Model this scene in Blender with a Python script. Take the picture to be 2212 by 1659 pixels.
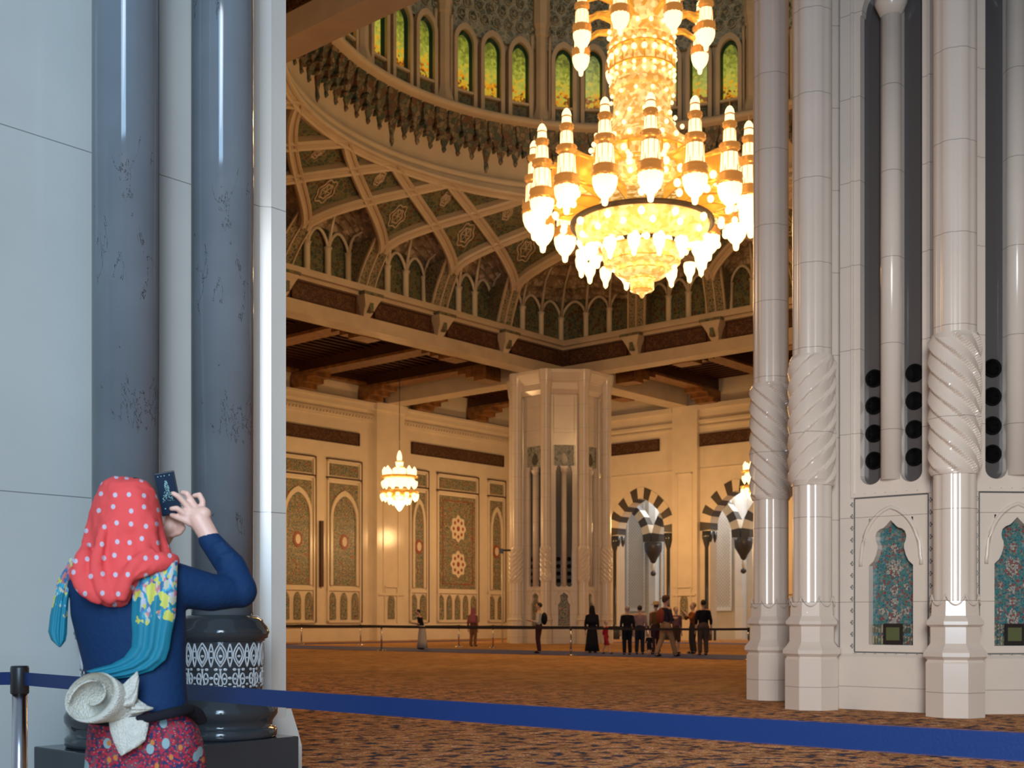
import bpy, math, random
from math import sin, cos, pi, radians, sqrt, atan2
from mathutils import Vector, Matrix, noise as mnoise
random.seed(7)
for o in list(bpy.data.objects):
    bpy.data.objects.remove(o)
SC = bpy.context.scene
COL = SC.collection

# ------------------------------------------------------------------ camera, world, lights, exposure
FPX, CX, HY, EYE = 2617.0, 1106.0, 1337.0, 1.2
cd = bpy.data.cameras.new('camera')
cam = bpy.data.objects.new('camera', cd)
COL.objects.link(cam)
cam.location = (0, 0, EYE)
cam.rotation_euler = (pi / 2, 0, 0)
cd.sensor_width = 36.0
cd.lens = FPX / 2212 * 36.0
cd.shift_x = 0.0
cd.shift_y = (HY - 829.5) / 2212
cd.clip_start = 0.05
cd.clip_end = 400
cd.dof.use_dof = True
cd.dof.focus_distance = 6.5
cd.dof.aperture_fstop = 5.0
SC.camera = cam
SC.view_settings.view_transform = 'Standard'
SC.view_settings.look = 'None'
SC.view_settings.exposure = 0.0
SC.view_settings.gamma = 1.0
try:
    SC.cycles.sample_clamp_indirect = 4.0
    SC.cycles.max_bounces = 6
    SC.cycles.diffuse_bounces = 3
    SC.cycles.glossy_bounces = 3
    SC.cycles.caustics_reflective = False
    SC.cycles.caustics_refractive = False
except Exception:
    pass
wd = bpy.data.worlds.new('sky')
SC.world = wd
wd.use_nodes = True
wb = wd.node_tree.nodes['Background']
wb.inputs[0].default_value = (0.50, 0.72, 1.0, 1)
wb.inputs[1].default_value = 0.42

PSI = radians(49.3)
UX, UY = cos(PSI), sin(PSI)
def HW(a, b, z=0.0):
    return Vector((a * UX - b * UY, a * UY + b * UX, z))
def px(x, y, Y):
    """point seen at photo pixel x, y and at depth Y"""
    return Vector(((x - CX) / FPX * Y, Y, EYE + (HY - y) / FPX * Y))

def light(name, kind, loc, power, color, size=0.3, rot=None, size_y=None, spread=None):
    d = bpy.data.lights.new(name, kind)
    d.energy = power
    d.color = color
    if kind == 'AREA':
        d.size = size
        if size_y:
            d.shape = 'RECTANGLE'
            d.size_y = size_y
        if spread:
            d.spread = spread
    else:
        d.shadow_soft_size = size
    o = bpy.data.objects.new(name, d)
    o.location = loc
    if rot is not None:
        o.rotation_euler = rot
    COL.objects.link(o)
    return o
WARM = (1.0, 0.58, 0.24)
DC = (31.85, 21.95)            # plan centre of the dome
CHC = HW(DC[0], DC[1], 0)
# daylight through the tall entrance doorway behind and left of the camera
def aim(loc, target):
    return (Vector(target) - Vector(loc)).to_track_quat('-Z', 'Y').to_euler()
L0 = Vector((-0.2, -4.0, 4.2))
light('daylight_from_entrance', 'AREA', L0, 900, (0.45, 0.72, 1.0), 3.0, aim(L0, (-1.2, 7, 3.6)), 7.0)
L1 = Vector((0.9, -2.6, 5.0))
light('pier_fill_light', 'AREA', L1, 215, (1.0, 0.89, 0.78), 3.6, aim(L1, (5.1, 16.5, 1.6)), 5.0, radians(62))  # added fill lamp aimed at the right pier, no doorway behind it
# light of the great chandelier
for k in range(8):
    t = radians(11.25 + 45 * k)
    light('chandelier_light', 'POINT', (CHC.x + 4.3 * sin(t), CHC.y - 4.3 * cos(t), 12.0), 300, WARM, 0.35)
# light of the small aisle chandeliers
for (a, b) in ((41.9, 43.4), (51.6, 43.9), (33.0, 43.4), (53.3, 36.0), (53.3, 29.6), (24, 43.4)):
    p = HW(a, b, 6.2)
    light('aisle_light', 'POINT', p, 500, WARM, 0.5)
light('dome_window_daylight', 'POINT', (CHC.x, CHC.y, 28.5), 420, (.78, .95, .85), 1.5)
light('near_aisle_light', 'POINT', HW(10.5, 19, 8.5), 330, WARM, 0.5)
# daylight in the corridor beyond the striped arches
p = HW(63.6, 36, 10.4)
light('corridor_daylight', 'AREA', p, 1000, (0.86, 0.92, 1.0), 2.5, (0, 0, PSI), 16.0)

# ------------------------------------------------------------------ mesh helpers
class MB:
    def __init__(s):
        s.v = []; s.f = []; s.m = []; s.s = []
    def add(s, vs, fs, mi=0, smooth=False):
        n = len(s.v)
        s.v += [tuple(p) for p in vs]
        for f in fs:
            s.f.append(tuple(i + n for i in f)); s.m.append(mi); s.s.append(smooth)
        return s
    def box(s, x0, x1, y0, y1, z0, z1, mi=0):
        vs = [(x, y, z) for z in (z0, z1) for y in (y0, y1) for x in (x0, x1)]
        return s.add(vs, [(0, 2, 3, 1), (4, 5, 7, 6), (0, 1, 5, 4), (2, 6, 7, 3), (0, 4, 6, 2), (1, 3, 7, 5)], mi)
    def extrude(s, poly, off, mi=0):
        n = len(poly); off = Vector(off)
        vs = [Vector(p) for p in poly] + [Vector(p) + off for p in poly]
        fs = [tuple(range(n))[::-1], tuple(range(n, 2 * n))] + [(i, (i + 1) % n, n + (i + 1) % n, n + i) for i in range(n)]
        return s.add(vs, fs, mi)
    def loft(s, rings, mi=0, smooth=True, closed=True, cap=True):
        n = len(rings[0]); vs = [p for r in rings for p in r]; fs = []
        for k in range(len(rings) - 1):
            for i in range(n if closed else n - 1):
                j = (i + 1) % n
                fs.append((k * n + i, k * n + j, (k + 1) * n + j, (k + 1) * n + i))
        if cap and closed:
            fs.append(tuple(range(n))[::-1]); fs.append(tuple(range((len(rings) - 1) * n, len(rings) * n)))
        return s.add(vs, fs, mi, smooth)
    def lathe(s, prof, seg=24, c=(0, 0, 0), mi=0, mod=None, smooth=True, a0=0.0, cap=True):
        rings = []
        for r, z in prof:
            ring = []
            for i in range(seg):
                t = a0 + 2 * pi * i / seg
                rr = r * (mod(t, z) if mod else 1)
                ring.append((c[0] + rr * cos(t), c[1] + rr * sin(t), c[2] + z))
            rings.append(ring)
        return s.loft(rings, mi, smooth, True, cap)
    def tube(s, path, rad, seg=8, mi=0, flat=1.0, up=(0, 0, 1), smooth=True):
        path = [Vector(p) for p in path]; rings = []; n = len(path)
        if not isinstance(rad, (list, tuple)): rad = [rad] * n
        for k, p in enumerate(path):
            t = (path[min(k + 1, n - 1)] - path[max(k - 1, 0)])
            if t.length < 1e-9: t = Vector((0, 0, 1))
            t.normalize()
            u = Vector(up)
            if abs(t.dot(u)) > 0.97: u = Vector((0, 1, 0)) if abs(t.y) < 0.9 else Vector((1, 0, 0))
            x = t.cross(u).normalized(); y = x.cross(t).normalized()
            rings.append([p + x * (rad[k] * cos(2 * pi * i / seg)) + y * (rad[k] * flat * sin(2 * pi * i / seg)) for i in range(seg)])
        return s.loft(rings, mi, smooth)
    def capsule(s, p0, r0, p1, r1, seg=12, sq=1.0):
        p0 = Vector(p0); p1 = Vector(p1); t = p1 - p0
        L = t.length
        t = t / L if L > 1e-6 else Vector((0, 0, 1))
        path = []; rad = []
        for k in range(5):
            q = pi / 2 * (1 - k / 4.0); path.append(p0 - t * r0 * sin(q)); rad.append(max(r0 * cos(q), r0 * .08))
        for k in range(5):
            q = pi / 2 * k / 4.0; path.append(p1 + t * r1 * sin(q)); rad.append(max(r1 * cos(q), r1 * .08))
        return s.tube(path, rad, seg, 0, sq)
    def ell(s, c, r, seg=16, rings=9, rot=None, mi=0):
        R = rot.to_matrix() if rot else Matrix.Identity(3)
        rs = []
        for k in range(rings + 1):
            q = -pi / 2 + pi * k / rings
            cr = max(cos(q), 0.03)
            rs.append([Vector(c) + R @ Vector((r[0] * cr * cos(2 * pi * i / seg), r[1] * cr * sin(2 * pi * i / seg), r[2] * sin(q))) for i in range(seg)])
        return s.loft(rs, mi, True)
    def grid(s, fn, nu, nv, mi=0, smooth=True, mfn=None):
        vs = [fn(i / nu, j / nv) for j in range(nv + 1) for i in range(nu + 1)]
        fs = [(j * (nu + 1) + i, j * (nu + 1) + i + 1, (j + 1) * (nu + 1) + i + 1, (j + 1) * (nu + 1) + i) for j in range(nv) for i in range(nu)]
        return s.add(vs, fs, mi, smooth)
    def ring_fill(s, inner, outer, mi=0):
        n = len(inner)
        return s.add(list(inner) + list(outer), [(i, (i + 1) % n, n + (i + 1) % n, n + i) for i in range(n)], mi)
    def build(s, name, mats, parent=None, loc=None, rotz=None, M=None, label=None):
        if not isinstance(mats, (list, tuple)): mats = [mats]
        me = bpy.data.meshes.new(name)
        me.from_pydata(s.v, [], s.f)
        for m in mats: me.materials.append(m)
        me.polygons.foreach_set('material_index', s.m)
        me.polygons.foreach_set('use_smooth', s.s)
        if M is not None: me.transform(M)
        me.update()
        o = bpy.data.objects.new(name, me)
        COL.objects.link(o)
        if parent is not None: o.parent = parent
        if loc is not None: o.location = loc
        if rotz is not None: o.rotation_euler = (0, 0, rotz)
        if label: o['label'] = label
        return o

def thing(name, label, cat, loc=(0, 0, 0), rotz=0.0, group=None):
    o = bpy.data.objects.new(name, None)
    o.empty_display_size = 0.1
    COL.objects.link(o)
    o.location = loc; o.rotation_euler = (0, 0, rotz)
    o['label'] = label; o['category'] = cat
    if group: o['group'] = group
    return o
def tag(o, label, cat, group=None, kind=None):
    o['label'] = label; o['category'] = cat
    if group: o['group'] = group
    if kind: o['kind'] = kind
    return o
def struct(o):
    o['kind'] = 'structure'
    return o
def dup(root, loc=None, rotz=None, label=None):
    r = root.copy(); COL.objects.link(r)
    if loc is not None: r.location = loc
    if rotz is not None: r.rotation_euler = (0, 0, rotz)
    if label: r['label'] = label
    def rec(src, dst):
        for ch in src.children:
            c = ch.copy(); COL.objects.link(c); c.parent = dst
            rec(ch, c)
    rec(root, r)
    return r
def bev(o, w=0.01, seg=2):
    m = o.modifiers.new('bevel', 'BEVEL'); m.width = w; m.segments = seg; m.limit_method = 'ANGLE'
    return o
def remesh(o, vox, smooth=4):
    m = o.modifiers.new('remesh', 'REMESH'); m.mode = 'VOXEL'; m.voxel_size = vox; m.use_smooth_shade = True
    if smooth:
        k = o.modifiers.new('smooth', 'SMOOTH'); k.iterations = smooth; k.factor = 0.6
    return o

# ------------------------------------------------------------------ materials
def nodes(name):
    m = bpy.data.materials.new(name); m.use_nodes = True
    nt = m.node_tree
    return m, nt, nt.nodes['Principled BSDF']
def lk(nt, a, b): nt.links.new(a, b)
def plain(name, col, rough=0.5, metal=0.0, spec=0.5, emit=None, es=0.0, noise=0.0, nscale=3.0, bump=0.0, bscale=40.0):
    m, nt, b = nodes(name)
    b.inputs['Base Color'].default_value = (*col, 1)
    b.inputs['Roughness'].default_value = rough
    b.inputs['Metallic'].default_value = metal
    b.inputs['Specular IOR Level'].default_value = spec
    if emit:
        b.inputs['Emission Color'].default_value = (*emit, 1)
        b.inputs['Emission Strength'].default_value = es
        m.cycles.emission_sampling = 'NONE'
    tc = nt.nodes.new('ShaderNodeTexCoord')
    if noise:
        n = nt.nodes.new('ShaderNodeTexNoise'); n.inputs['Scale'].default_value = nscale; n.inputs['Detail'].default_value = 5
        lk(nt, tc.outputs['Object'], n.inputs['Vector'])
        r = nt.nodes.new('ShaderNodeValToRGB')
        r.color_ramp.elements[0].color = (*[c * (1 - noise) for c in col], 1)
        r.color_ramp.elements[1].color = (*[min(1, c * (1 + noise)) for c in col], 1)
        r.color_ramp.elements[0].position = .3; r.color_ramp.elements[1].position = .7
        lk(nt, n.outputs['Fac'], r.inputs['Fac']); lk(nt, r.outputs['Color'], b.inputs['Base Color'])
    if bump:
        n2 = nt.nodes.new('ShaderNodeTexNoise'); n2.inputs['Scale'].default_value = bscale
        lk(nt, tc.outputs['Object'], n2.inputs['Vector'])
        bp = nt.nodes.new('ShaderNodeBump'); bp.inputs['Strength'].default_value = bump; bp.inputs['Distance'].default_value = .01
        lk(nt, n2.outputs['Fac'], bp.inputs['Height']); lk(nt, bp.outputs['Normal'], b.inputs['Normal'])
    return m
def math_node(nt, op, a, b=None):
    n = nt.nodes.new('ShaderNodeMath'); n.operation = op
    for i, x in enumerate((a, b)):
        if x is None: continue
        if isinstance(x, (int, float)): n.inputs[i].default_value = x
        else: lk(nt, x, n.inputs[i])
    return n.outputs[0]
def marble(name, col, rough, joint=None, joff=0.0, jw=0.006, var=0.06, vein=None):
    """polished stone with fine horizontal joints every `joint` metres of height"""
    m, nt, b = nodes(name)
    tc = nt.nodes.new('ShaderNodeTexCoord')
    n = nt.nodes.new('ShaderNodeTexNoise'); n.inputs['Scale'].default_value = 1.3; n.inputs['Detail'].default_value = 6
    lk(nt, tc.outputs['Object'], n.inputs['Vector'])
    r = nt.nodes.new('ShaderNodeValToRGB')
    r.color_ramp.elements[0].position = .3; r.color_ramp.elements[1].position = .7
    r.color_ramp.elements[0].color = (*[c * (1 - var) for c in col], 1)
    r.color_ramp.elements[1].color = (*[min(1, c * (1 + var)) for c in col], 1)
    lk(nt, n.outputs['Fac'], r.inputs['Fac'])
    out = r.outputs['Color']
    if vein:
        mp = nt.nodes.new('ShaderNodeMapping'); mp.inputs['Scale'].default_value = (2.6, 2.6, .8)
        lk(nt, tc.outputs['Object'], mp.inputs['Vector'])
        w = nt.nodes.new('ShaderNodeTexNoise'); w.inputs['Scale'].default_value = 1.1; w.inputs['Detail'].default_value = 7; w.inputs['Roughness'].default_value = .62
        w.inputs['Distortion'].default_value = .9
        lk(nt, mp.outputs['Vector'], w.inputs['Vector'])
        d = math_node(nt, 'ABSOLUTE', math_node(nt, 'SUBTRACT', w.outputs['Fac'], .5))
        msk = math_node(nt, 'LESS_THAN', d, .0028)
        n3 = nt.nodes.new('ShaderNodeTexNoise'); n3.inputs['Scale'].default_value = 1.7
        lk(nt, tc.outputs['Object'], n3.inputs['Vector'])
        msk = math_node(nt, 'MULTIPLY', msk, math_node(nt, 'GREATER_THAN', n3.outputs['Fac'], .56))
        mx = nt.nodes.new('ShaderNodeMixRGB'); lk(nt, math_node(nt, 'MULTIPLY', msk, .7), mx.inputs['Fac']); lk(nt, out, mx.inputs['Color1']); mx.inputs['Color2'].default_value = (*vein, 1)
        out = mx.outputs['Color']
    if joint:
        sp = nt.nodes.new('ShaderNodeSeparateXYZ'); lk(nt, tc.outputs['Object'], sp.inputs[0])
        fr = math_node(nt, 'FRACT', math_node(nt, 'DIVIDE', math_node(nt, 'ADD', sp.outputs['Z'], 100 * joint - joff), joint))
        msk = math_node(nt, 'LESS_THAN', fr, jw / joint)
        mx = nt.nodes.new('ShaderNodeMixRGB'); lk(nt, math_node(nt, 'MULTIPLY', msk, .75), mx.inputs['Fac']); lk(nt, out, mx.inputs['Color1']); mx.inputs['Color2'].default_value = (*[c * .3 for c in col], 1)
        out = mx.outputs['Color']
    lk(nt, out, b.inputs['Base Color'])
    b.inputs['Roughness'].default_value = rough
    return m
def mosaic(name, pal, scale=6.0, rough=0.35, edge=(0.35, 0.27, 0.15), ew=0.05, emit=0.0, stretch=(1, 1, 1), fine=0.0, spec=.5, bg=None):
    """tile-work: bold cells of the palette colours with curling outlines between them"""
    m, nt, b = nodes(name)
    tc = nt.nodes.new('ShaderNodeTexCoord')
    mp = nt.nodes.new('ShaderNodeMapping'); mp.inputs['Scale'].default_value = stretch
    lk(nt, tc.outputs['Object'], mp.inputs['Vector'])
    ns = nt.nodes.new('ShaderNodeTexNoise'); ns.inputs['Scale'].default_value = scale * .8
    lk(nt, mp.outputs['Vector'], ns.inputs['Vector'])
    mv = nt.nodes.new('ShaderNodeMixRGB'); mv.blend_type = 'ADD'; mv.inputs['Fac'].default_value = .5 / scale
    lk(nt, mp.outputs['Vector'], mv.inputs['Color1']); lk(nt, ns.outputs['Color'], mv.inputs['Color2'])
    vo = nt.nodes.new('ShaderNodeTexVoronoi'); vo.inputs['Scale'].default_value = scale
    lk(nt, mv.outputs['Color'], vo.inputs['Vector'])
    sx = nt.nodes.new('ShaderNodeSeparateXYZ'); lk(nt, vo.outputs['Color'], sx.inputs[0])
    r = nt.nodes.new('ShaderNodeValToRGB'); r.color_ramp.interpolation = 'CONSTANT'
    cr = r.color_ramp
    while len(cr.elements) < len(pal): cr.elements.new(.5)
    for i, c in enumerate(pal):
        cr.elements[i].position = i / len(pal); cr.elements[i].color = (*c, 1)
    lk(nt, sx.outputs[0], r.inputs['Fac'])
    v2 = nt.nodes.new('ShaderNodeTexVoronoi'); v2.feature = 'DISTANCE_TO_EDGE'; v2.inputs['Scale'].default_value = scale
    lk(nt, mv.outputs['Color'], v2.inputs['Vector'])
    msk = math_node(nt, 'LESS_THAN', v2.outputs['Distance'], ew)
    mx = nt.nodes.new('ShaderNodeMixRGB'); lk(nt, msk, mx.inputs['Fac']); lk(nt, r.outputs['Color'], mx.inputs['Color1']); mx.inputs['Color2'].default_value = (*edge, 1)
    lk(nt, mx.outputs['Color'], b.inputs['Base Color'])
    b.inputs['Roughness'].default_value = rough
    b.inputs['Specular IOR Level'].default_value = spec
    if emit:
        lk(nt, mx.outputs['Color'], b.inputs['Emission Color']); b.inputs['Emission Strength'].default_value = emit
        m.cycles.emission_sampling = 'NONE'
    return m

M_white = marble('white_marble', (0.74, 0.70, 0.63), .16, 2.14, 1.945, .007, .04)
M_pier = marble('pier_marble', (0.72, 0.64, 0.56), .19, 1.12, 0.30, .008, .04)
M_cream = marble('cream_marble', (0.72, 0.62, 0.48), .17, None, 0, 0, .05)
M_stone = marble('carved_stone', (0.50, 0.40, 0.29), .5, None, 0, 0, .08)
M_beam = marble('beam_stone', (0.50, 0.40, 0.29), .2, None, 0, 0, .08)
M_grey = marble('grey_marble', (0.19, 0.215, 0.24), .08, None, 0, 0, .16, (.02, .02, .02))
M_dark = marble('dark_marble', (0.045, 0.05, 0.055), .10, None, 0, 0, .25)
M_white_ornament = plain('inlaid_silver_stone', (.55, .57, .58), .25)
M_wood = plain('dark_timber', (.050, .013, .006), .45, noise=.35, nscale=1.2)
M_gwood = plain('gilded_timber', (.20, .085, .022), .4, noise=.5, nscale=3.0)
M_frieze = mosaic('calligraphy_timber', [(.035, .012, .008), (.06, .02, .01), (.035, .012, .01), (.10, .045, .02)], 9, .4, (.13, .07, .035), .06, stretch=(1, 1, 1.2))
M_green = mosaic('green_arabesque', [(.09, .11, .06), (.05, .075, .05), (.13, .13, .07), (.06, .08, .07), (.10, .055, .03)], 5.5, .5, (.20, .17, .09), .06)
M_greenf = mosaic('green_floral_tile', [(.10, .13, .08), (.06, .09, .07), (.20, .17, .10), (.11, .12, .09), (.22, .08, .05), (.08, .12, .12)], 9, .3, (.38, .32, .20), .07)
M_band = mosaic('patterned_band', [(.10, .10, .06), (.17, .14, .08), (.07, .08, .05)], 7, .5, (.30, .24, .15), .1)
M_muq = mosaic('painted_stalactites', [(.10, .12, .09), (.045, .07, .065), (.16, .13, .09), (.22, .17, .12), (.12, .06, .04)], 5.0, .5, (.05, .045, .035), .05)
M_vault = mosaic('vault_stucco', [(.50, .38, .27), (.38, .28, .19), (.60, .46, .33), (.25, .19, .13)], 4.0, .5, (.33, .25, .17), .08)
M_lattice = mosaic('grey_lattice_relief', [(.20, .22, .19), (.27, .28, .24), (.14, .17, .15)], 4.5, .5, (.36, .35, .29), .09)
M_turq = mosaic('turquoise_mosaic', [(.02, .14, .17), (.03, .20, .22), (.02, .11, .14), (.05, .16, .14), (.20, .20, .18), (.20, .06, .06), (.02, .15, .19)], 34, .22, (.16, .22, .20), .05)
M_turq2 = mosaic('mosaic_arabesque', [(.45, .40, .33), (.30, .08, .07), (.36, .36, .33)], 40, .25, (.04, .10, .11), .07)
M_black = plain('black_hole', (.004, .004, .004), .7, spec=.1)
M_slot = plain('polished_dark_slot', (.085, .082, .084), .13)
M_rust = plain('dark_voussoir', (.055, .045, .042), .35)
M_gold = plain('glowing_gilded_brass', (.95, .50, .10), .28, .85, emit=(1.0, .42, .06), es=.42)  # emission added to the brass stands in for lamplight on it
M_brown = plain('glowing_bronze_gallery', (.60, .30, .08), .3, .7, emit=(1.0, .40, .09), es=.36)  # self-glow set on the metal so the galleries look lamplit
M_glow = plain('lit_glass', (.9, .8, .6), .3, emit=(1.0, .80, .42), es=1.8)
M_glow2 = plain('lit_crystal', (.9, .7, .4), .2, emit=(1.0, .52, .12), es=.95)
def crystal(name, lo, hi, scale):
    m, nt, b = nodes(name); tc = nt.nodes.new('ShaderNodeTexCoord')
    v = nt.nodes.new('ShaderNodeTexVoronoi'); v.inputs['Scale'].default_value = scale; lk(nt, tc.outputs['Object'], v.inputs['Vector'])
    sx = nt.nodes.new('ShaderNodeSeparateXYZ'); lk(nt, v.outputs['Color'], sx.inputs[0])
    r = nt.nodes.new('ShaderNodeValToRGB'); r.color_ramp.elements[0].position = .25; r.color_ramp.elements[1].position = .95
    r.color_ramp.elements[0].color = (*lo, 1); r.color_ramp.elements[1].color = (*hi, 1)
    lk(nt, sx.outputs[0], r.inputs['Fac']); lk(nt, r.outputs['Color'], b.inputs['Emission Color']); b.inputs['Emission Strength'].default_value = 1.0
    b.inputs['Base Color'].default_value = (.8, .5, .2, 1); b.inputs['Roughness'].default_value = .25; m.cycles.emission_sampling = 'NONE'
    return m
M_crys = crystal('faceted_crystal', (.50, .20, .02), (1.0, .72, .28), 7)
M_crys2 = crystal('cut_crystal_bowl', (.62, .30, .05), (1.0, .74, .30), 8.0)
M_mat = plain('blue_walkway_mat', (.030, .045, .19), .8)
M_belt = plain('blue_belt', (.0004, .019, .100), .5, bump=.2, bscale=300)
M_darkbelt = plain('dark_belt', (.012, .012, .02), .6)
M_steel = plain('brushed_steel', (.55, .50, .50), .22, 1.0)
M_plastic = plain('black_plastic', (.02, .016, .016), .35)
# carpet
m, nt, b = nodes('persian_carpet'); M_carpet = m
tc = nt.nodes.new('ShaderNodeTexCoord')
def car(scale, pos, cols, vec, detail=4, rough=.6, interp='LINEAR'):
    n = nt.nodes.new('ShaderNodeTexNoise'); n.inputs['Scale'].default_value = scale; n.inputs['Detail'].default_value = detail; n.inputs['Roughness'].default_value = rough
    lk(nt, vec, n.inputs['Vector'])
    r = nt.nodes.new('ShaderNodeValToRGB'); r.color_ramp.interpolation = interp
    while len(r.color_ramp.elements) < len(cols): r.color_ramp.elements.new(.5)
    for i, (p_, c_) in enumerate(zip(pos, cols)): r.color_ramp.elements[i].position = p_; r.color_ramp.elements[i].color = (*c_, 1)
    lk(nt, n.outputs['Fac'], r.inputs['Fac'])
    return n, r
n1, r1 = car(6.2, (.0, .38, .44, .49, .55, .61, .66), [(.03, .05, .11), (.14, .10, .09), (.48, .18, .09), (.72, .38, .16), (.48, .22, .11), (.90, .58, .34), (.70, .17, .11)], tc.outputs['Object'], 3, .6, 'CONSTANT')
n2, r2 = car(.25, (.35, .62), [(.36, .18, .07), (.52, .28, .10)], tc.outputs['Object'])
# the field of the carpet is plain and golden toward the dome, busy and patterned in the aisle border
sp = nt.nodes.new('ShaderNodeSeparateXYZ'); lk(nt, tc.outputs['Object'], sp.inputs[0])
mr = nt.nodes.new('ShaderNodeMapRange'); mr.inputs[1].default_value = 13.5; mr.inputs[2].default_value = 18.0
lk(nt, sp.outputs['X'], mr.inputs[0])
n3, r3 = car(2.2, (.42, .5, .56), [(.42, .42, .42), (.85, .85, .85), (1, 1, 1)], tc.outputs['Object'])
mx = nt.nodes.new('ShaderNodeMixRGB'); lk(nt, math_node(nt, 'MULTIPLY', mr.outputs[0], .80), mx.inputs['Fac']); lk(nt, r1.outputs['Color'], mx.inputs['Color1']); lk(nt, r2.outputs['Color'], mx.inputs['Color2'])
mx2 = nt.nodes.new('ShaderNodeMixRGB'); mx2.blend_type = 'MULTIPLY'; mx2.inputs['Fac'].default_value = .55; lk(nt, mx.outputs['Color'], mx2.inputs['Color1']); lk(nt, r3.outputs['Color'], mx2.inputs['Color2'])
lk(nt, mx2.outputs['Color'], b.inputs['Base Color']); b.inputs['Roughness'].default_value = .95; b.inputs['Specular IOR Level'].default_value = .1
# stained glass, lit by the daylight outside
m, nt, b = nodes('stained_glass'); M_glass = m
tc = nt.nodes.new('ShaderNodeTexCoord')
sp = nt.nodes.new('ShaderNodeSeparateXYZ'); lk(nt, tc.outputs['Generated'], sp.inputs[0])
n = nt.nodes.new('ShaderNodeTexVoronoi'); n.inputs['Scale'].default_value = 9; lk(nt, tc.outputs['Object'], n.inputs['Vector'])
sx = nt.nodes.new('ShaderNodeSeparateXYZ'); lk(nt, n.outputs['Color'], sx.inputs[0])
hgt = math_node(nt, 'ADD', sp.outputs['Z'], math_node(nt, 'MULTIPLY', math_node(nt, 'SUBTRACT', sx.outputs[0], .5), .45))
r = nt.nodes.new('ShaderNodeValToRGB')
while len(r.color_ramp.elements) < 6: r.color_ramp.elements.new(.5)
for i, (p_, c_) in enumerate(zip((0, .08, .2, .36, .7, 1.0), [(.20, .07, .01), (.70, .26, .01), (.62, .42, .03), (.42, .45, .07), (.24, .28, .03), (.10, .12, .02)])):
    r.color_ramp.elements[i].position = p_; r.color_ramp.elements[i].color = (*c_, 1)
lk(nt, hgt, r.inputs['Fac'])
lk(nt, r.outputs['Color'], b.inputs['Emission Color']); b.inputs['Emission Strength'].default_value = .62
lk(nt, r.outputs['Color'], b.inputs['Base Color']); b.inputs['Roughness'].default_value = .2
m.cycles.emission_sampling = 'NONE'
M_teal = plain('teal_window_edge', (.01, .05, .045), .4)
# ================================================================== the hall, in plan coordinates (a, b)
ZB, ZT = 13.16, 13.68           # underside and top of the great beams
def hall(mb, name, mats, kind=True, M=None):
    o = mb.build(name, mats, loc=(0, 0, 0), rotz=PSI, M=M)
    return struct(o) if kind else o
hall(MB().box(-12, 66, -16, 56, -.3, 0), 'floor', M_carpet)
# ---- near door jamb (left wall of the photograph)
JB = 6.87
jp = [(-3, JB), (5.28, JB), (5.34, JB - .05), (5.47, JB - .05), (5.55, JB + .06), (5.55, 9.5), (-3, 9.5)]
hall(MB().extrude([(a, b, 0) for a, b in jp][::-1], (0, 0, 14.6)), 'wall_left', M_white)
hall(MB().box(4.2, 5.5, 9.5, 50, 0, 14.6), 'wall_near', M_cream)
hall(MB().box(4.2, 5.5, -16, -5, 0, 14.6), 'wall_near_right', M_cream)
hall(MB().box(5.5, 59, -6.5, -5.7, 0, 14.6), 'wall_right', M_cream)
# ---- far left wall (b = 49.6)
WB, WA = 49.6, 58.3
hall(MB().box(5.5, WA + 1, WB, WB + .6, 0, 14.7), 'wall_far_left', M_cream)
t = MB()
for (z0, z1, d) in ((12.72, 12.98, .28), (12.98, 13.1, .4), (12.05, 12.2, .10), (12.3, 12.42, .14)):
    t.box(5.5, 45.83, WB - d, WB, z0, z1); t.box(47.96, WA, WB - d, WB, z0, z1)
for k in range(110):
    a = 33 + k * .23
    if a < 45.7 or 48.1 < a < WA - .2: t.box(a, a + .12, WB - .2, WB, 12.2, 12.31)
hall(t, 'trim_1', M_cream)
t = MB()
for a0, a1 in ((45.83, 47.96), (33.2, 34.9)):
    t.box(a0, a1, WB - .35, WB, 0, 13.16); t.box(a0 - .12, a1 + .12, WB - .5, WB, 0, .8); t.box(a0 - .1, a1 + .1, WB - .5, WB, 12.75, 13.16)
    t.box(a0 + .1, a1 - .1, WB - .42, WB, 2.5, 2.62)
    for s in (a0 + .5, a1 - .5): t.box(s - .04, s + .04, WB - .40, WB, 2.6, 9.6)
    t.box(a0 + .5, a1 - .5, WB - .40, WB, 9.56, 9.64)
hall(t, 'trim_2', M_cream)
t = MB()
t.box(5.5, 45.8, WB - .18, WB, 0, .75); t.box(48, WA, WB - .18, WB, 0, .75)
t.box(5.5, 45.8, WB - .24, WB, .75, .86); t.box(48, WA, WB - .24, WB, .75, .86)
hall(t, 'baseboard_far_left', M_cream)

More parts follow.
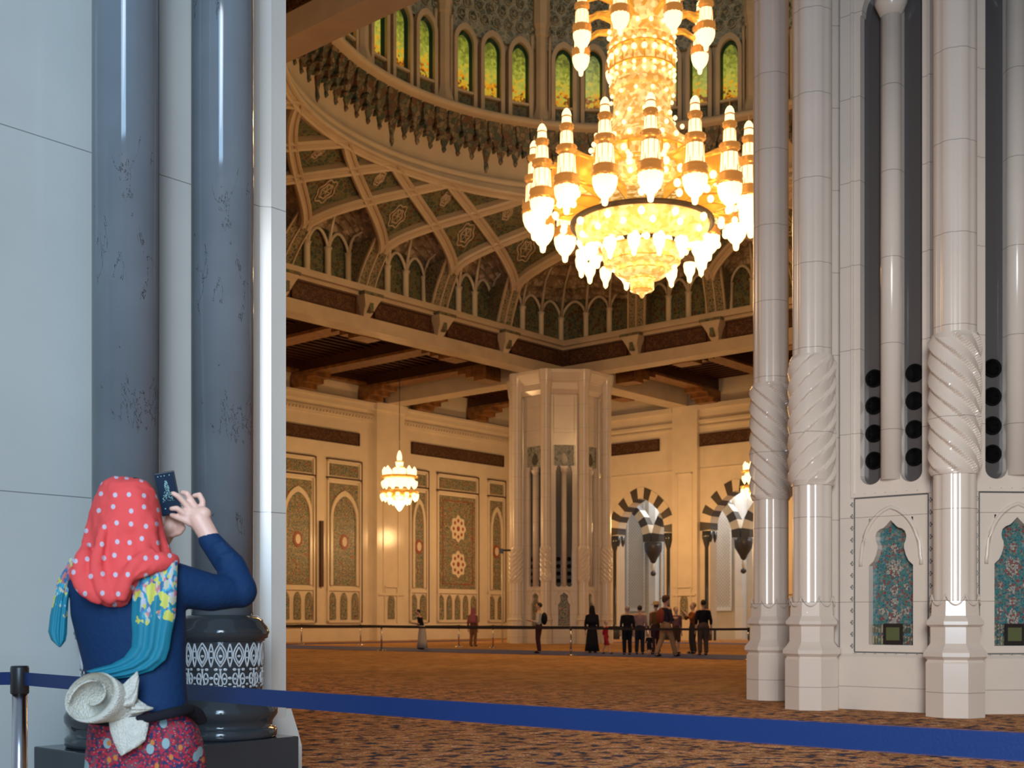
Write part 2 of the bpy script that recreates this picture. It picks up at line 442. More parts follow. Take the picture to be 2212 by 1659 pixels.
# decorated wall panels -------------------------------------------------------
def arch_pts(w, zs, rise, n=10, cusps=0):
    """pointed arch outline from right spring to left spring, centred on 0"""
    out = []
    for k in range(n + 1):
        q = k / n
        x = w / 2 * cos(q * pi / 2) ** .85 if q < 1 else 0
        z = zs + rise * (sin(q * pi / 2) * .86 + .14 * q ** 3)
        if cusps: x += w * .03 * sin(q * pi * cusps)
        out.append((x, z))
    return out + [(-x, z) for x, z in out[-2::-1]]
def wall_panel(name, label, a0, a1, z0, z1, kind, nlow):
    w = a1 - a0
    root = thing(name, label, 'panel', HW((a0 + a1) / 2, WB - .02, 0), PSI, 'tall tile panels of the left wall')
    fr = MB()
    def bar(x0, x1, zz0, zz1, d=.10): fr.box(x0, x1, -d, .0, zz0, zz1)
    zh = z1 - 1.05                                  # header box above, tall field, low arches
    zl = z0 + 1.85
    for x in (-w / 2, w / 2 - .10): bar(x, x + .10, z0, z1)
    for z in (z0, zh - .05, z1 - .10): bar(-w / 2, w / 2, z, z + .10)
    bar(-w / 2, w / 2, zl - .14, zl + .02, .07)
    fr.build('frame', M_cream, root)
    MB().box(-w / 2 - .05, w / 2 + .05, -.13, 0, z1, z1 + .06).box(-w / 2 - .05, w / 2 + .05, -.13, 0, zh + .05, zh + .12).box(w / 2, w / 2 + .06, -.12, 0, z0, z1).build('painted_shadow_strip', M_wood, root)  # dark strips drawn as shade along frame top, header and one side
    MB().box(-w / 2 + .2, w / 2 - .2, -.06, 0, zh + .22, z1 - .22).build('header_tile', M_greenf, root)
    MB().box(-w / 2 + .2, w / 2 - .2, -.03, 0, zl + .15, zh - .2).build('arabesque_field', M_greenf, root)
    if kind == 'arch':
        ww = w - .55
        o = arch_pts(w - .42, zh - 2.1, 1.55); i = arch_pts(ww - .18, zh - 2.1, 1.25)
        ob = [(w / 2 - .21, zl + .15)] + o + [(-w / 2 + .21, zl + .15)]
        ib = [(ww / 2 - .09, zl + .15)] + i + [(-ww / 2 + .09, zl + .15)]
        s = MB()
        n = len(ob)
        vs = [(x, -.11, z) for x, z in ob] + [(x, -.11, z) for x, z in ib] + [(x, 0, z) for x, z in ob] + [(x, 0, z) for x, z in ib]
        fs = []
        for k in range(n - 1):
            fs += [(k, k + 1, n + k + 1, n + k), (k, 2 * n + k, 2 * n + k + 1, k + 1), (n + k, n + k + 1, 3 * n + k + 1, 3 * n + k)]
        s.add(vs, fs).build('arch_molding', M_cream, root)
        md = MB()
        zc = (zl + zh) / 2 - .4
        md.extrude([(.30 * cos(q), -.06, zc + .42 * sin(q)) for q in [2 * pi * k / 16 for k in range(16)]], (0, .04, 0), 0)
        md.extrude([(.17 * cos(q), -.08, zc + .26 * sin(q)) for q in [2 * pi * k / 12 for k in range(12)]], (0, .04, 0), 1)
        md.build('medallion', [M_red, M_cream], root)
    else:
        s = MB()
        for x in (-w / 2 + .45, w / 2 - .5): s.box(x, x + .05, -.05, 0, zl + .4, zh - .45)
        for z in (zl + .4, zh - .5): s.box(-w / 2 + .45, w / 2 - .45, -.05, 0, z, z + .05)
        s.build('inner_border', M_red, root)
        for zc in (zl + 1.6, zh - 2.1):
            r = MB()
            r.extrude([(.62 * (1 + .10 * cos(8 * q)) * cos(q), -.07, zc + .74 * (1 + .10 * cos(8 * q)) * sin(q)) for q in [2 * pi * k / 48 for k in range(48)]], (0, .05, 0))
            for k in range(8):
                q = pi / 4 * k
                r.extrude([(.4 * cos(q) + .09 * cos(p), -.08, zc + .48 * sin(q) + .11 * sin(p)) for p in [pi / 4 * j for j in range(8)]], (0, .03, 0), 1)
            r.extrude([(.13 * cos(p), -.08, zc + .16 * sin(p)) for p in [pi / 4 * j for j in range(8)]], (0, .03, 0), 1)
            r.build('rosette', [M_cream, M_red], root)
    for k in range(nlow):
        xc = -w / 2 + w * (k + .5) / nlow; aw = min(.46, w / nlow * .62)
        pts = [(aw / 2, z0 + .18)] + arch_pts(aw, z0 + 1.15, .48, 6) + [(-aw / 2, z0 + .18)]
        MB().extrude([(xc + x, -.04, z) for x, z in pts], (0, .04, 0)).build('low_arch_tile', M_greenf, root)
M_red = plain('terracotta_tile', (.30, .07, .035), .35, noise=.3, nscale=30)
PZ0, PZ1 = 1.0, 9.72
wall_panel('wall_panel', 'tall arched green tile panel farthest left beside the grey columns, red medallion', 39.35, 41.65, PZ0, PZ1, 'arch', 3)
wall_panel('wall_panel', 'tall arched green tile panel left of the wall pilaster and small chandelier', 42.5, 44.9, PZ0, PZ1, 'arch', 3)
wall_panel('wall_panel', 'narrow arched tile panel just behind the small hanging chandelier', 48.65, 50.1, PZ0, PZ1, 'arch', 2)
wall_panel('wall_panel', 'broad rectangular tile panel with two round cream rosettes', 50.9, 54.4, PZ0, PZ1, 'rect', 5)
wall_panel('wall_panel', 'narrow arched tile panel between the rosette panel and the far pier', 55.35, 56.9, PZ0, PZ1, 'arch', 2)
o = MB().box(-.1, .1, -.16, 0, 2.9, 6.4).build('wall_strip', M_wood, loc=HW(42.08, WB), rotz=PSI); tag(o, 'narrow brown vertical strip on the wall between two arched panels', 'strip')
# carved stone niche low on the pilaster
def small_niche(label, loc, rz):
    root = thing('pilaster_niche', label, 'niche', loc, rz, 'small niches on the pilasters')
    pts = [(.25, 1.2)] + arch_pts(.5, 2.1, .5, 6) + [(-.25, 1.2)]
    MB().extrude([(x, -.03, z) for x, z in pts], (0, .03, 0)).build('niche_tile', M_greenf, root)
    s = MB()
    for x in (-.5, .42): s.box(x, x + .08, -.06, 0, 1.0, 3.0)
    s.box(-.5, .5, -.06, 0, 2.95, 3.03); s.build('niche_frame', M_cream, root)
small_niche('small arched niche low on the pilaster below the hanging chandelier', HW(46.9, WB - .36), PSI)
# dark calligraphy friezes set in the marble walls
def frieze(label, loc, rz, w, h, d=.08, name='calligraphy_frieze', group='dark calligraphy strips'):
    root = thing(name, label, 'frieze', loc, rz, group)
    MB().box(-w / 2, w / 2, -d, 0, 0, h).build('carved_field', M_frieze, root)
    f = MB()
    for (x0, x1, z0, z1) in ((-w / 2, w / 2, 0, .05), (-w / 2, w / 2, h - .05, h), (-w / 2, -w / 2 + .05, 0, h), (w / 2 - .05, w / 2, 0, h)): f.box(x0, x1, -d - .03, 0, z0, z1)
    f.build('frame', M_wood, root)
frieze('dark calligraphy strip over the two arched panels left of the pilaster', HW(39.6, WB, 10.65), PSI, 10.4, .68)
frieze('dark calligraphy strip over the rosette panel', HW(52.8, WB, 10.65), PSI, 8.0, .68)
# ---- far right wall (a = 58.3) with striped arches
AC = [40.25, 33.95, 27.65]
RI, RO, ZS = 1.66, 2.28, 6.35
def arch_loop(r, zs, rise, n=24):
    return [(r * cos(pi * k / n), zs + (r + rise * max(0, 1 - abs(cos(pi * k / n)) * 1.6)) * sin(pi * k / n)) for k in range(n + 1)]
w = MB()
edges = [43.4, 37.1, 30.8, 24.5]
for c in AC:
    lp = [(RI, 0)] + arch_loop(RI, ZS, .25) + [(-RI, 0)]
    # outer rectangle points matched to the arch loop
    W2 = 3.15; top = 14.7; out = []
    n = len(lp)
    for i, (x, z) in enumerate(lp):
        if z <= ZS + .01: out.append((W2 * (1 if x > 0 else -1), z))
        else:
            q = atan2(z - ZS, x); k = min(W2 / max(abs(cos(q)), 1e-4), (top - ZS) / max(abs(sin(q)), 1e-4))
            out.append((k * cos(q), ZS + k * sin(q)))
    for dy, flip in ((0, 0), (.7, 1)):
        vs = [(WA + dy, c + x, z) for x, z in lp] + [(WA + dy, c + x, z) for x, z in out]
        w.add(vs, [(i, i + 1, n + i + 1, n + i) for i in range(n - 1)])
    vs = [(WA, c + x, z) for x, z in lp] + [(WA + .7, c + x, z) for x, z in lp]
    w.add(vs, [(i, i + 1, n + i + 1, n + i) for i in range(n - 1)])
w.box(WA, WA + .7, 43.4, WB + .6, 0, 14.7); w.box(WA, WA + .7, -6.5, 24.5, 0, 14.7)
hall(w, 'wall_far_right', M_cream)
t = MB()
for b0, b1 in ((43.4, WB), (37.95, 42.6), (31.6, 36.3), (25.3, 30.0)):
    for z0, z1, d in ((12.9, 13.16, .3), (12.2, 12.32, .16), (11.9, 12.0, .1)): t.box(WA - d, WA, b0, b1, z0, z1)
    for z in (9.55,): t.box(WA - .06, WA, b0 + .1, b1 - .1, z, z + .08)
for b0, b1 in ((36.25, 37.9), (29.9, 31.6), (42.6, 43.4)):
    t.box(WA - .32, WA, b0, b1, 0, 13.16); t.box(WA - .42, WA, b0 - .08, b1 + .08, 0, .8)
    t.box(WA - .38, WA, b0 + .3, b0 + .38, 2.9, 9.4); t.box(WA - .38, WA, b1 - .38, b1 - .3, 2.9, 9.4); t.box(WA - .38, WA, b0 + .3, b1 - .3, 9.32, 9.4); t.box(WA - .4, WA, b0 + .1, b1 - .1, 2.5, 2.6)
hall(t, 'trim_3', M_cream)
small_niche('small arched niche low on the pilaster between the striped arches', HW(WA - .33, 37.1), PSI - pi / 2)
frieze('dark calligraphy strip over the first striped arch beside the far pier', HW(WA, 41.3, 10.85), PSI - pi / 2, 4.7, .68)
frieze('dark calligraphy strip over the striped arch nearest the right pier', HW(WA, 33.9, 10.85), PSI - pi / 2, 5.9, .68)
for c, lb in zip(AC, ('first black and cream striped arch right of the far pier', 'black and cream striped arch behind the small chandelier that hangs beside the great pier')):
    root = thing('striped_arch', lb, 'arch', HW(WA, c, 0), PSI - pi / 2, 'striped arches of the far wall')
    N = 15
    dk = MB(); lt = MB()
    for k in range(N):
        q0 = -.10 + (pi + .2) * k / N; q1 = -.10 + (pi + .2) * (k + 1) / N
        def P(q, r): return (r * cos(q), ZS + (r + .25 * max(0, 1 - abs(cos(q)) * 1.6)) * sin(q))
        pts = [P(q0, RI - .03), P(q0, RO), P((q0 + q1) / 2, RO), P(q1, RO), P(q1, RI - .03), P((q0 + q1) / 2, RI - .03)]
        (dk if k % 2 == 0 else lt).extrude([(x, -.05, z) for x, z in pts], (0, .82, 0))
    dk.build('dark_voussoirs', M_rust, root); lt.build('light_voussoirs', M_cream, root)
    for sx in (-1, 1):
        for dy in (-.02, .42):
            cm = MB().lathe([(.20, 0), (.26, .0), (.26, .6), (.22, .68), (.16, .85), (.15, .9), (.15, 5.2), (.18, 5.3), (.26, 5.6), (.30, 5.75), (.30, 6.1)], 14, (sx * (RI + .22), dy + .1, 0))
            cm.build('arch_column', M_dark, root)
# corridor beyond: second arcade on hanging corbels, lattice screens
hall(MB().box(65.2, 65.8, 20, 52, 0, 12), 'wall_corridor', M_cream)
hall(MB().box(59, 65.8, 20, 52, 10.6, 10.9), 'ceiling_corridor', M_cream)
for c, lb in ((38.95, 'striped arch deeper in the corridor seen through the first arch'), (32.7, 'striped arch deeper in the corridor seen through the second arch'), (45.2, 'striped corridor arch meeting the first pendant corbel from the left')):
    root = thing('corridor_arch', lb, 'arch', HW(62.0, c, 0), PSI - pi / 2, 'striped arches of the corridor')
    dk = MB(); lt = MB(); N = 17
    for k in range(N):
        q0 = pi * k / N; q1 = pi * (k + 1) / N
        pts = [(r * cos(q), 5.95 + (r * .95) * sin(q)) for q, r in ((q0, 2.55), (q0, 3.1), (q1, 3.1), (q1, 2.55))]
        (dk if k % 2 == 0 else lt).extrude([(x, 0, z) for x, z in pts], (0, .6, 0))
    dk.build('dark_voussoirs', M_rust, root); lt.build('light_voussoirs', M_cream, root)
for c, lb in ((42.1, 'dark pendant corbel hanging inside the first striped arch'), (35.8, 'dark pendant corbel hanging inside the second striped arch')):
    root = thing('hanging_corbel', lb, 'corbel', HW(62.3, c, 0), PSI, 'hanging corbels of the corridor')
    MB().lathe([(.05, 4.62), (.16, 4.7), (.22, 4.85), (.30, 5.0), (.34, 5.05), (.52, 5.35), (.56, 5.62), (.56, 5.9)], 8).build('capital', M_rust, root)
    MB().lathe([(.08, 4.05), (.10, 4.3), (.12, 4.62)], 8).build('stem', M_cream, root)
    MB().ell((0, 0, 4.0), (.17, .17, .17)).build('drop', M_rust, root)
def lattice_screen(label, b, w2):
    root = thing('lattice_screen', label, 'screen', HW(65.1, b, 0), PSI - pi / 2, 'lattice screens of the corridor')
    MB().box(-w2, w2, -.03, 0, 1.9, 8.6).build('backing', M_white, root)
    s = MB(); st = .22
    k = -30
    for k in range(-20, 60):
        for sg in (1, -1):
            x0 = -w2; z0 = 1.9 + k * st
            x1 = w2; z1 = z0 + 2 * w2
            if sg < 0: x0, x1 = x1, x0
            # clip the diagonal to the frame
            pts = []
            t0 = max(0, (1.9 - z0) / (z1 - z0)); t1 = min(1, (8.6 - z0) / (z1 - z0))
            if t1 <= t0: continue
            xa, za = x0 + (x1 - x0) * t0, z0 + (z1 - z0) * t0; xb, zb = x0 + (x1 - x0) * t1, z0 + (z1 - z0) * t1
            s.add([(xa, -.06, za - .02), (xb, -.06, zb - .02), (xb, -.06, zb + .02), (xa, -.06, za + .02)], [(0, 1, 2, 3)])
    s.build('lattice_bars', M_stone, root)
    MB().box(-w2 - .1, w2 + .1, -.15, 0, 1.7, 1.9).box(-w2 - .1, -w2, -.12, 0, 1.9, 8.7).box(w2, w2 + .1, -.12, 0, 1.9, 8.7).build('frame', M_white, root)
for b_, lb in ((45.3, 'diamond lattice screen at the left side of the first striped arch'), (42.6, 'diamond lattice screen at the right side of the first striped arch'), (38.9, 'diamond lattice screen at the left side of the second striped arch'), (36.0, 'diamond lattice screen right of the second pendant corbel')):
    lattice_screen(lb, b_, .62)
t = MB(); t.box(64.6, 65.2, 43.5, 44.0, 0, 10.6); t.box(64.6, 65.2, 37.2, 37.7, 0, 10.6); hall(t, 'trim_4', M_white)

# ---- great beams of the central square
t = MB()
t.box(16.6, 47.1, 37.2, 38.1, ZB, ZT)                   # left side
t.box(47.1, 48.0, 6.6, 38.1, ZB, ZT)                    # far right side
t.box(15.9, 16.6, 6.6, 38.1, ZB, ZT)                    # near side
t.box(16.6, 47.1, 5.9, 6.7, ZB, ZT)
t.box(46.5, 47.7, 38.1, WB - .3, ZB, 14.7)               # pier to left wall
t.box(48.0, WA - .3, 36.9, 38.1, ZB, 14.7)               # pier to right wall
hall(t, 'trim_5', M_beam)
# upper walls of the central square (behind friezes) on the two sides that can be seen, plain on the others
t = MB()
t.box(16.0, 47.6, 37.35, 37.9, ZT, 15.0); t.box(47.25, 47.8, 6.0, 37.9, ZT, 15.0); t.box(15.9, 16.45, 6.0, 37.9, ZT, 20); t.box(16.0, 47.6, 6.0, 6.55, ZT, 20)
hall(t, 'wall_square', M_frieze)
t = MB()
for z0, z1, d in ((14.46, 14.6, .12), (14.6, 14.78, .34), (14.78, 14.9, .24)):
    t.box(16.6, 47.1 - d, 37.35 - d - .15, 37.35, z0, z1); t.box(47.25 - d - .15, 47.25, 6.7, 37.3, z0, z1)
hall(t, 'trim_6', M_stone)
# ---- timber ceilings of the aisles
t = MB()
t.box(5.5, WA, 38.1, WB, 14.55, 14.8); t.box(48.0, WA, -5.7, 38.1, 14.55, 14.8); t.box(5.5, 15.9, -5.7, 38.1, 14.0, 14.3); t.box(15.9, 48, -5.7, 5.9, 14.55, 14.8)
hall(t, 'ceiling', M_wood)
nb = 0
def timber(label, a0, a1, b0, b1, z0, corb, axis):
    root = thing('ceiling_beam', label, 'beam', HW((a0 + a1) / 2, (b0 + b1) / 2, z0), PSI, 'gilded timber ceiling beams')
    ha, hb = (a1 - a0) / 2, (b1 - b0) / 2
    MB().box(-ha, ha, -hb, hb, 0.12, 14.55 - z0).build('timber', M_wood, root)
    MB().box(-ha - .06, ha + .06, -hb, hb, 0.0, .14).build('gilded_edge', M_gwood, root)
    for e in corb:
        c = MB()
        for k in range(3):
            L = 1.9 - .55 * k; z = -.22 * (k + 1)
            if axis == 'b':
                y0, y1 = (hb - L, hb) if e > 0 else (-hb, -hb + L); c.box(-ha - .12, ha + .12, y0, y1, z, z + .22)
            else:
                x0, x1 = (ha - L, ha) if e > 0 else (-ha, -ha + L); c.box(x0, x1, -hb - .12, hb + .12, z, z + .22)
        c.build('corbel', M_gwood, root)
for a, lb in ((35.1, 'gilded beam crossing the left aisle nearest the grey columns'), (40.6, 'gilded beam crossing the left aisle over the arched panels'), (45.3, 'gilded beam crossing the left aisle above the small chandelier cord'), (49.3, 'gilded beam of the left aisle just beyond the white cross beam'), (54.0, 'gilded beam in the far corner over the rosette panel')):
    timber(lb, a - .45, a + .45, 40.2 if 44 < a < 51 else 38.1, WB, 13.78, (1, -1), 'b')
for b_, lb in ((35.5, 'gilded beam crossing the right aisle beside the far pier'), (30.8, 'gilded beam crossing the right aisle over the second arch'), (25.5, 'gilded beam crossing the right aisle next to the right pier')):
    timber(lb, 50.0 if b_ > 34 else 48.0, WA, b_ - .45, b_ + .45, 13.78, (1, -1), 'a')
timber('gilded edge beam running along the left aisle wall', 28, 46.4, 49.0, 49.5, 13.95, (), 'a')
timber('gilded edge beam running along the back of the left great beam', 28, 46.4, 38.2, 38.7, 13.95, (), 'a')
t = MB()
for k in range(22):
    b_ = 38.6 + k * .5
    t.box(28, WA, b_, b_ + .14, 14.38, 14.56)
for k in range(20):
    t.box(48.2 + .5 * k, 48.34 + .5 * k, 20, 38, 14.38, 14.56)
for k in range(3):
    for j in range(2): pass
hall(t, 'trim_8', M_wood)

# ---- brackets and calligraphy boards on the inner face of the great beams
def bracket(loc, rz, label):
    root = thing('cornice_bracket', label, 'bracket', loc, rz, 'carved brackets under the dome cornice')
    MB().loft([[(x * w2, y, z) for x, y in ((-1, 0), (1, 0), (1, -d), (-1, -d))] for z, w2, d in ((-.02, .12, .12), (.10, .20, .20), (.28, .26, .3), (.46, .30, .42), (.66, .40, .5), (.78, .48, .56), (.9, .50, .6))], smooth=False).build('corbel_body', M_stone, root)
    MB().box(-.1, .1, -.47, -.2, .2, .7).build('leaf_carving', M_green, root)
    MB().box(-.55, .55, -.62, 0, .86, .98).build('cap', M_green, root)
BR = [-10.925, -6.555, -2.185, 2.185, 6.555, 10.925]
names_l = ['hidden behind the near beam', 'hidden nearest the camera', 'on the left beam closest to the grey columns', 'second on the left beam from the grey columns', 'third on the left beam from the grey columns', 'on the left beam next to the far corner']
for t_, nm in list(zip(BR, names_l))[2:]:
    bracket(HW(DC[0] + t_, 37.35, 13.62), PSI, 'grey green carved bracket ' + nm)
for t_, nm in ((10.925, 'on the right beam next to the far corner'), (6.555, 'on the right beam closest to the near pier')):
    bracket(HW(47.25, DC[1] + t_, 13.62), PSI - pi / 2, 'grey green carved bracket ' + nm)
seg = [(-2.185, 2.185, 'dark calligraphy board on the left beam closest to the grey columns'), (2.185, 6.555, 'second dark calligraphy board along the left beam'), (6.555, 10.925, 'third dark calligraphy board along the left beam'), (10.925, 15.4, 'dark calligraphy board on the left beam ending at the far corner'), (-6.555, -2.185, 'dark calligraphy board cut off by the grey columns')]
for x0, x1, lb in seg:
    frieze(lb, HW(DC[0] + (x0 + x1) / 2, 37.35, 13.72), PSI, x1 - x0 - 1.0, .72, .07, 'calligraphy_board', 'calligraphy boards along the great beams')
for x0, x1, lb in ((10.925, 15.4, 'dark calligraphy board on the right beam starting at the far corner'), (6.555, 10.925, 'middle dark calligraphy board along the right beam'), (2.185, 6.555, 'dark calligraphy board on the right beam cut off by the near pier')):
    frieze(lb, HW(47.25, DC[1] + (x0 + x1) / 2, 13.72), PSI - pi / 2, x1 - x0 - 1.0, .72, .07, 'calligraphy_board', 'calligraphy boards along the great beams')

# ================================================================== the dome zone
OFF = 0.15
def base_r(th, off=0.0):
    c, s_ = abs(cos(th)), abs(sin(th))
    return (15.25 + OFF + off) / max(c, s_)
def front_r(th):
    r = base_r(th)
    c, s_ = abs(cos(th)), abs(sin(th))
    return min(r, 26.3 / (c + s_))
RT, ZT0, ZT1 = 11.45, 14.6, 18.55
def shell(th, zf, out=0.0):
    w_ = zf ** 1.5
    r = front_r(th) * (1 - w_) + RT * w_ + out
    return Vector((r * cos(th), r * sin(th), ZT0 + (ZT1 - ZT0) * zf))
SP = []
for k in range(4):
    for t_ in BR: SP.append(atan2(t_, 15.4) + k * pi / 2)
SP.sort()
NS = 24
def sp(i): return SP[i % NS] + 2 * pi * (i // NS)
domeroot = bpy.data.objects.new('ceiling_dome', None); COL.objects.link(domeroot)
domeroot.location = CHC; domeroot.rotation_euler = (0, 0, PSI); domeroot['kind'] = 'structure'
def zlow(i, u):
    """lower edge of the shell within bay i, u in 0..1 between springers i and i+1"""
    d = min(u, 1 - u) / 1.5
    return .42 + .58 * d ** .606
vis = [i for i in range(NS)]
for i in range(NS):
    a0, a1 = sp(i), sp(i + 1)
    g = MB()
    g.grid(lambda u, v: shell(a0 + (a1 - a0) * u, zlow(i, u) * (1 - v) + v), 16, 10)
    g.build('arabesque_web', M_green, domeroot)
    mid = (a0 + a1) / 2
    seen = -50 < math.degrees(mid) < 160
    if not seen: continue
    corner = (a1 - a0) > radians(17.5)
    zb = 16.35
    # back wall
    def wallp(u, z, off=.5): 
        th = a0 + (a1 - a0) * u; r = base_r(th, off); return Vector((r * cos(th), r * sin(th), z))
    def ztop(u): return zb + .75 * max(0, sin(pi * u)) ** .7
    MB().grid(lambda u, v: wallp(u, 14.6 + (ztop(u) + .25 - 14.6) * v), 20, 4).build('niche_tile', M_green, domeroot)
    # vault of the squinch with stepped stalactite cells
    def vault(u, v):
        f = shell(a0 + (a1 - a0) * u, zlow(i, u)); bk = wallp(u, ztop(u) - .02)
        vv = v
        p = bk.lerp(f, vv)
        p.z += .55 * sin(pi * v) * sin(pi * u)
        st = abs(sin(6 * pi * v)) * abs(sin((5 if not corner else 7) * pi * u + (.5 * pi if int(v * 6) % 2 else 0)))
        p.z += .34 * st * sin(pi * min(1, max(0, u)))
        return p
    MB().grid(vault, 44, 36, smooth=False).build('squinch_vault', M_vault, domeroot)
    # colonnettes and small arches
    if corner:
        us = [.04, .19, .345, .5, .655, .81, .96]
    else: us = [.13, .377, .623, .87]
    c = MB()
    def wp2(u, z, off): 
        return wallp(u, z, off)
    for u in us:
        p = wp2(u, 14.85, .38)
        c.lathe([(.20, 0), (.20, .15), (.14, .2), (.14, 1.25), (.2, 1.42)], 8, p)
    for k in range(len(us) - 1):
        u0, u1 = us[k], us[k + 1]
        path = []
        for q in range(11):
            x = q / 10; h_ = 1 - abs(2 * x - 1) ** 1.9
            path.append(wp2(u0 + (u1 - u0) * x, 16.22 + .72 * h_ ** .8, .34))
        c.tube(path, .075, 6)
        # little ribs fanning up into the vault
        for sx in (0,):
            p0 = wp2(u0, 16.25, .34); 
            q1 = vault(u0, .25); q2 = vault(u0, .5)
            c.tube([p0, (p0 + q1) / 2 + Vector((0, 0, .1)), q1 - Vector((0, 0, .05)), q2 - Vector((0, 0, .04))], [.08, .07, .06, .04], 6)
    c.build('niche_colonnette', M_cream, domeroot)
for i in range(NS):
    if not (-60 < math.degrees(sp(i)) < 165): continue
    th = sp(i); r = front_r(th)
    # springer pillar with patterned band
    er = Vector((cos(th), sin(th), 0))
    k = round(math.degrees(th) / 90.0); nrm = Vector((cos(k * pi / 2), sin(k * pi / 2), 0)); tg = Vector((-nrm.y, nrm.x, 0))
    c = er * (15.35 / abs(er.dot(nrm)))
    def bx(x0, x1, y0, y1, z0, z1, mb, mi=0):
        vs = [c + tg * x + nrm * y + Vector((0, 0, z)) for z in (z0, z1) for y in (y0, y1) for x in (x0, x1)]
        mb.add(vs, [(0, 2, 3, 1), (4, 5, 7, 6), (0, 1, 5, 4), (2, 6, 7, 3), (0, 4, 6, 2), (1, 3, 7, 5)], mi)
    pb = MB()
    def prow(x0, x1, d0, d1, mi):
        rings = []
        for j in range(11):
            zf = .08 + .42 * j / 10; p = shell(th, zf); hor = Vector((p.x, p.y, 0))
            fr = hor.dot(nrm); fx = hor.dot(tg) - c.dot(tg) * (1 if True else 0)
            b0 = c.dot(tg) + (hor.dot(tg) - c.dot(tg)); bk = 15.9
            def V3(x, y): return tg * x + nrm * y + Vector((0, 0, p.z))
            rings.append([V3(b0 + x0, fr + d0), V3(b0 + x1, fr + d0), V3(c.dot(tg) + x1, bk if d1 is None else fr + d1), V3(c.dot(tg) + x0, bk if d1 is None else fr + d1)] if d1 is None else [V3(b0 + x0, fr + d0), V3(b0 + x1, fr + d0), V3(b0 + x1, fr + d1), V3(b0 + x0, fr + d1)])
        pb.loft(rings, mi, False)
    prow(-.46, .46, 0, None, 0)
    for x in (-.49, -.03, .43): prow(x, x + .06, -.07, .05, 1)
    pb.build('springer_pillar', [M_band, M_stone], domeroot)
# interlaced ribs
SEC = [(-.20, .02), (-.22, -.26), (-.16, -.34), (-.08, -.31), (-.05, -.25), (.05, -.25), (.08, -.31), (.16, -.34), (.22, -.26), (.20, .02)]
for i in range(NS):
    for sgn in (1, -1):
        a0 = sp(i); a1 = sp(i + 3 * sgn); md = (a0 + a1) / 2
        pts = []
        N = 34
        for k in range(N + 1):
            s_ = (k / N) ** 1.65 * 1.75
            pts.append((a0 + (md - a0) * s_, min(1.0, .42 + .58 * s_ ** .606)))
        P = [shell(t_, z_) for t_, z_ in pts]
        rings = []
        for k in range(len(P)):
            T = (P[min(k + 1, N)] - P[max(k - 1, 0)]).normalized()
            t_, z_ = pts[k]
            # surface normal pointing into the hall
            e = .02
            da = shell(t_ + e, z_) - shell(t_ - e, z_); dz = shell(t_, min(1, z_ + e)) - shell(t_, max(0, z_ - e))
            n = da.cross(dz).normalized()
            if n.dot(-Vector((cos(t_), sin(t_), .3))) < 0: n = -n
            Bn = T.cross(n).normalized(); n2 = Bn.cross(T).normalized()
            if n2.dot(n) < 0: n2 = -n2
            rings.append([P[k] + Bn * x - n2 * y for x, y in SEC])
        MB().loft(rings, 0, False).build('interlaced_rib', M_stone, domeroot)
for i in range(NS):
    if not (-60 < math.degrees(sp(i)) < 165): continue
    for zc, sz in ((.68, .52), (.875, .30)):
        th0 = sp(i) if zc < .8 else (sp(i) + sp(i + 1)) / 2
        def mp_(x, z):
            return shell(th0 + x / 13.0, min(.999, max(.05, zc + z / 6.5)), -.03)
        md = MB()
        for rr in (1.0, .62):
            pth = [mp_(sz * rr * .62 * cos(q) * (1 + .12 * cos(6 * q)), sz * rr * sin(q) * (1 + .12 * cos(6 * q))) for q in [2 * pi * k / 36 for k in range(37)]]
            md.tube(pth, .035, 4)
        for q in (0, pi / 3, 2 * pi / 3):
            md.tube([mp_(sz * .6 * .62 * cos(q), sz * .6 * sin(q)), mp_(-sz * .6 * .62 * cos(q), -sz * .6 * sin(q))], .025, 4)
        md.build('web_medallion', M_stone, domeroot)
# ring band, stalactite cornice and ledge
N = 96
prof = [(11.75, 18.35), (11.45, 18.35), (11.32, 18.42), (11.32, 18.55), (11.42, 18.62), (11.42, 18.75), (11.36, 18.8), (11.36, 18.95), (11.46, 19.0), (11.5, 19.3), (11.5, 19.95), (11.4, 20.05), (11.9, 20.6)]
MB().lathe(prof, N, mod=None, smooth=True, cap=False).build('ring_band', M_stone, domeroot)
mq = MB()
NC = 112
for tier, (r0, r1, z0, z1, tip) in enumerate(((11.5, 11.2, 20.0, 20.35, .45), (11.25, 10.95, 20.3, 20.65, .36), (10.98, 10.7, 20.55, 20.95, .36))):
    for k in range(NC):
        t0 = 2 * pi * (k + .5 * (tier % 2)) / NC; dt = pi / NC * .86
        big = (tier == 0 and k % 7 == 0)
        def Q(t_, r, z): return (r * cos(t_), r * sin(t_), z)
        tp = tip * (2.0 if big else 1)
        # arched cell with drop
        mq.loft([[Q(t0 - dt * w_, r, z), Q(t0 + dt * w_, r, z), Q(t0 + dt * w_, r + .3, z), Q(t0 - dt * w_, r + .3, z)] for w_, r, z in
                 ((.12, r0 - .02, z0 - tp), (.30, r0 - .10, z0 - tp * .75), (.25, r0 - .06, z0 - tp * .5), (.62, r0 - .12, z0), (1.0, r1, z1), (1.0, r1, z1 + .05))], 0, False)
        mq.loft([[Q(t0 + pi / NC - dt * w_, r, z), Q(t0 + pi / NC + dt * w_, r, z), Q(t0 + pi / NC + dt * w_, r + .2, z), Q(t0 + pi / NC - dt * w_, r + .2, z)] for w_, r, z in
                 ((.15, r0 + .02, z0 + .02), (.5, r1 + .14, z1 - .1), (.2, r1 + .1, z1))], 0, False)
mq.lathe([(11.7, 19.9), (11.35, 20.2), (11.1, 20.5), (10.85, 20.9)], 96, cap=False)
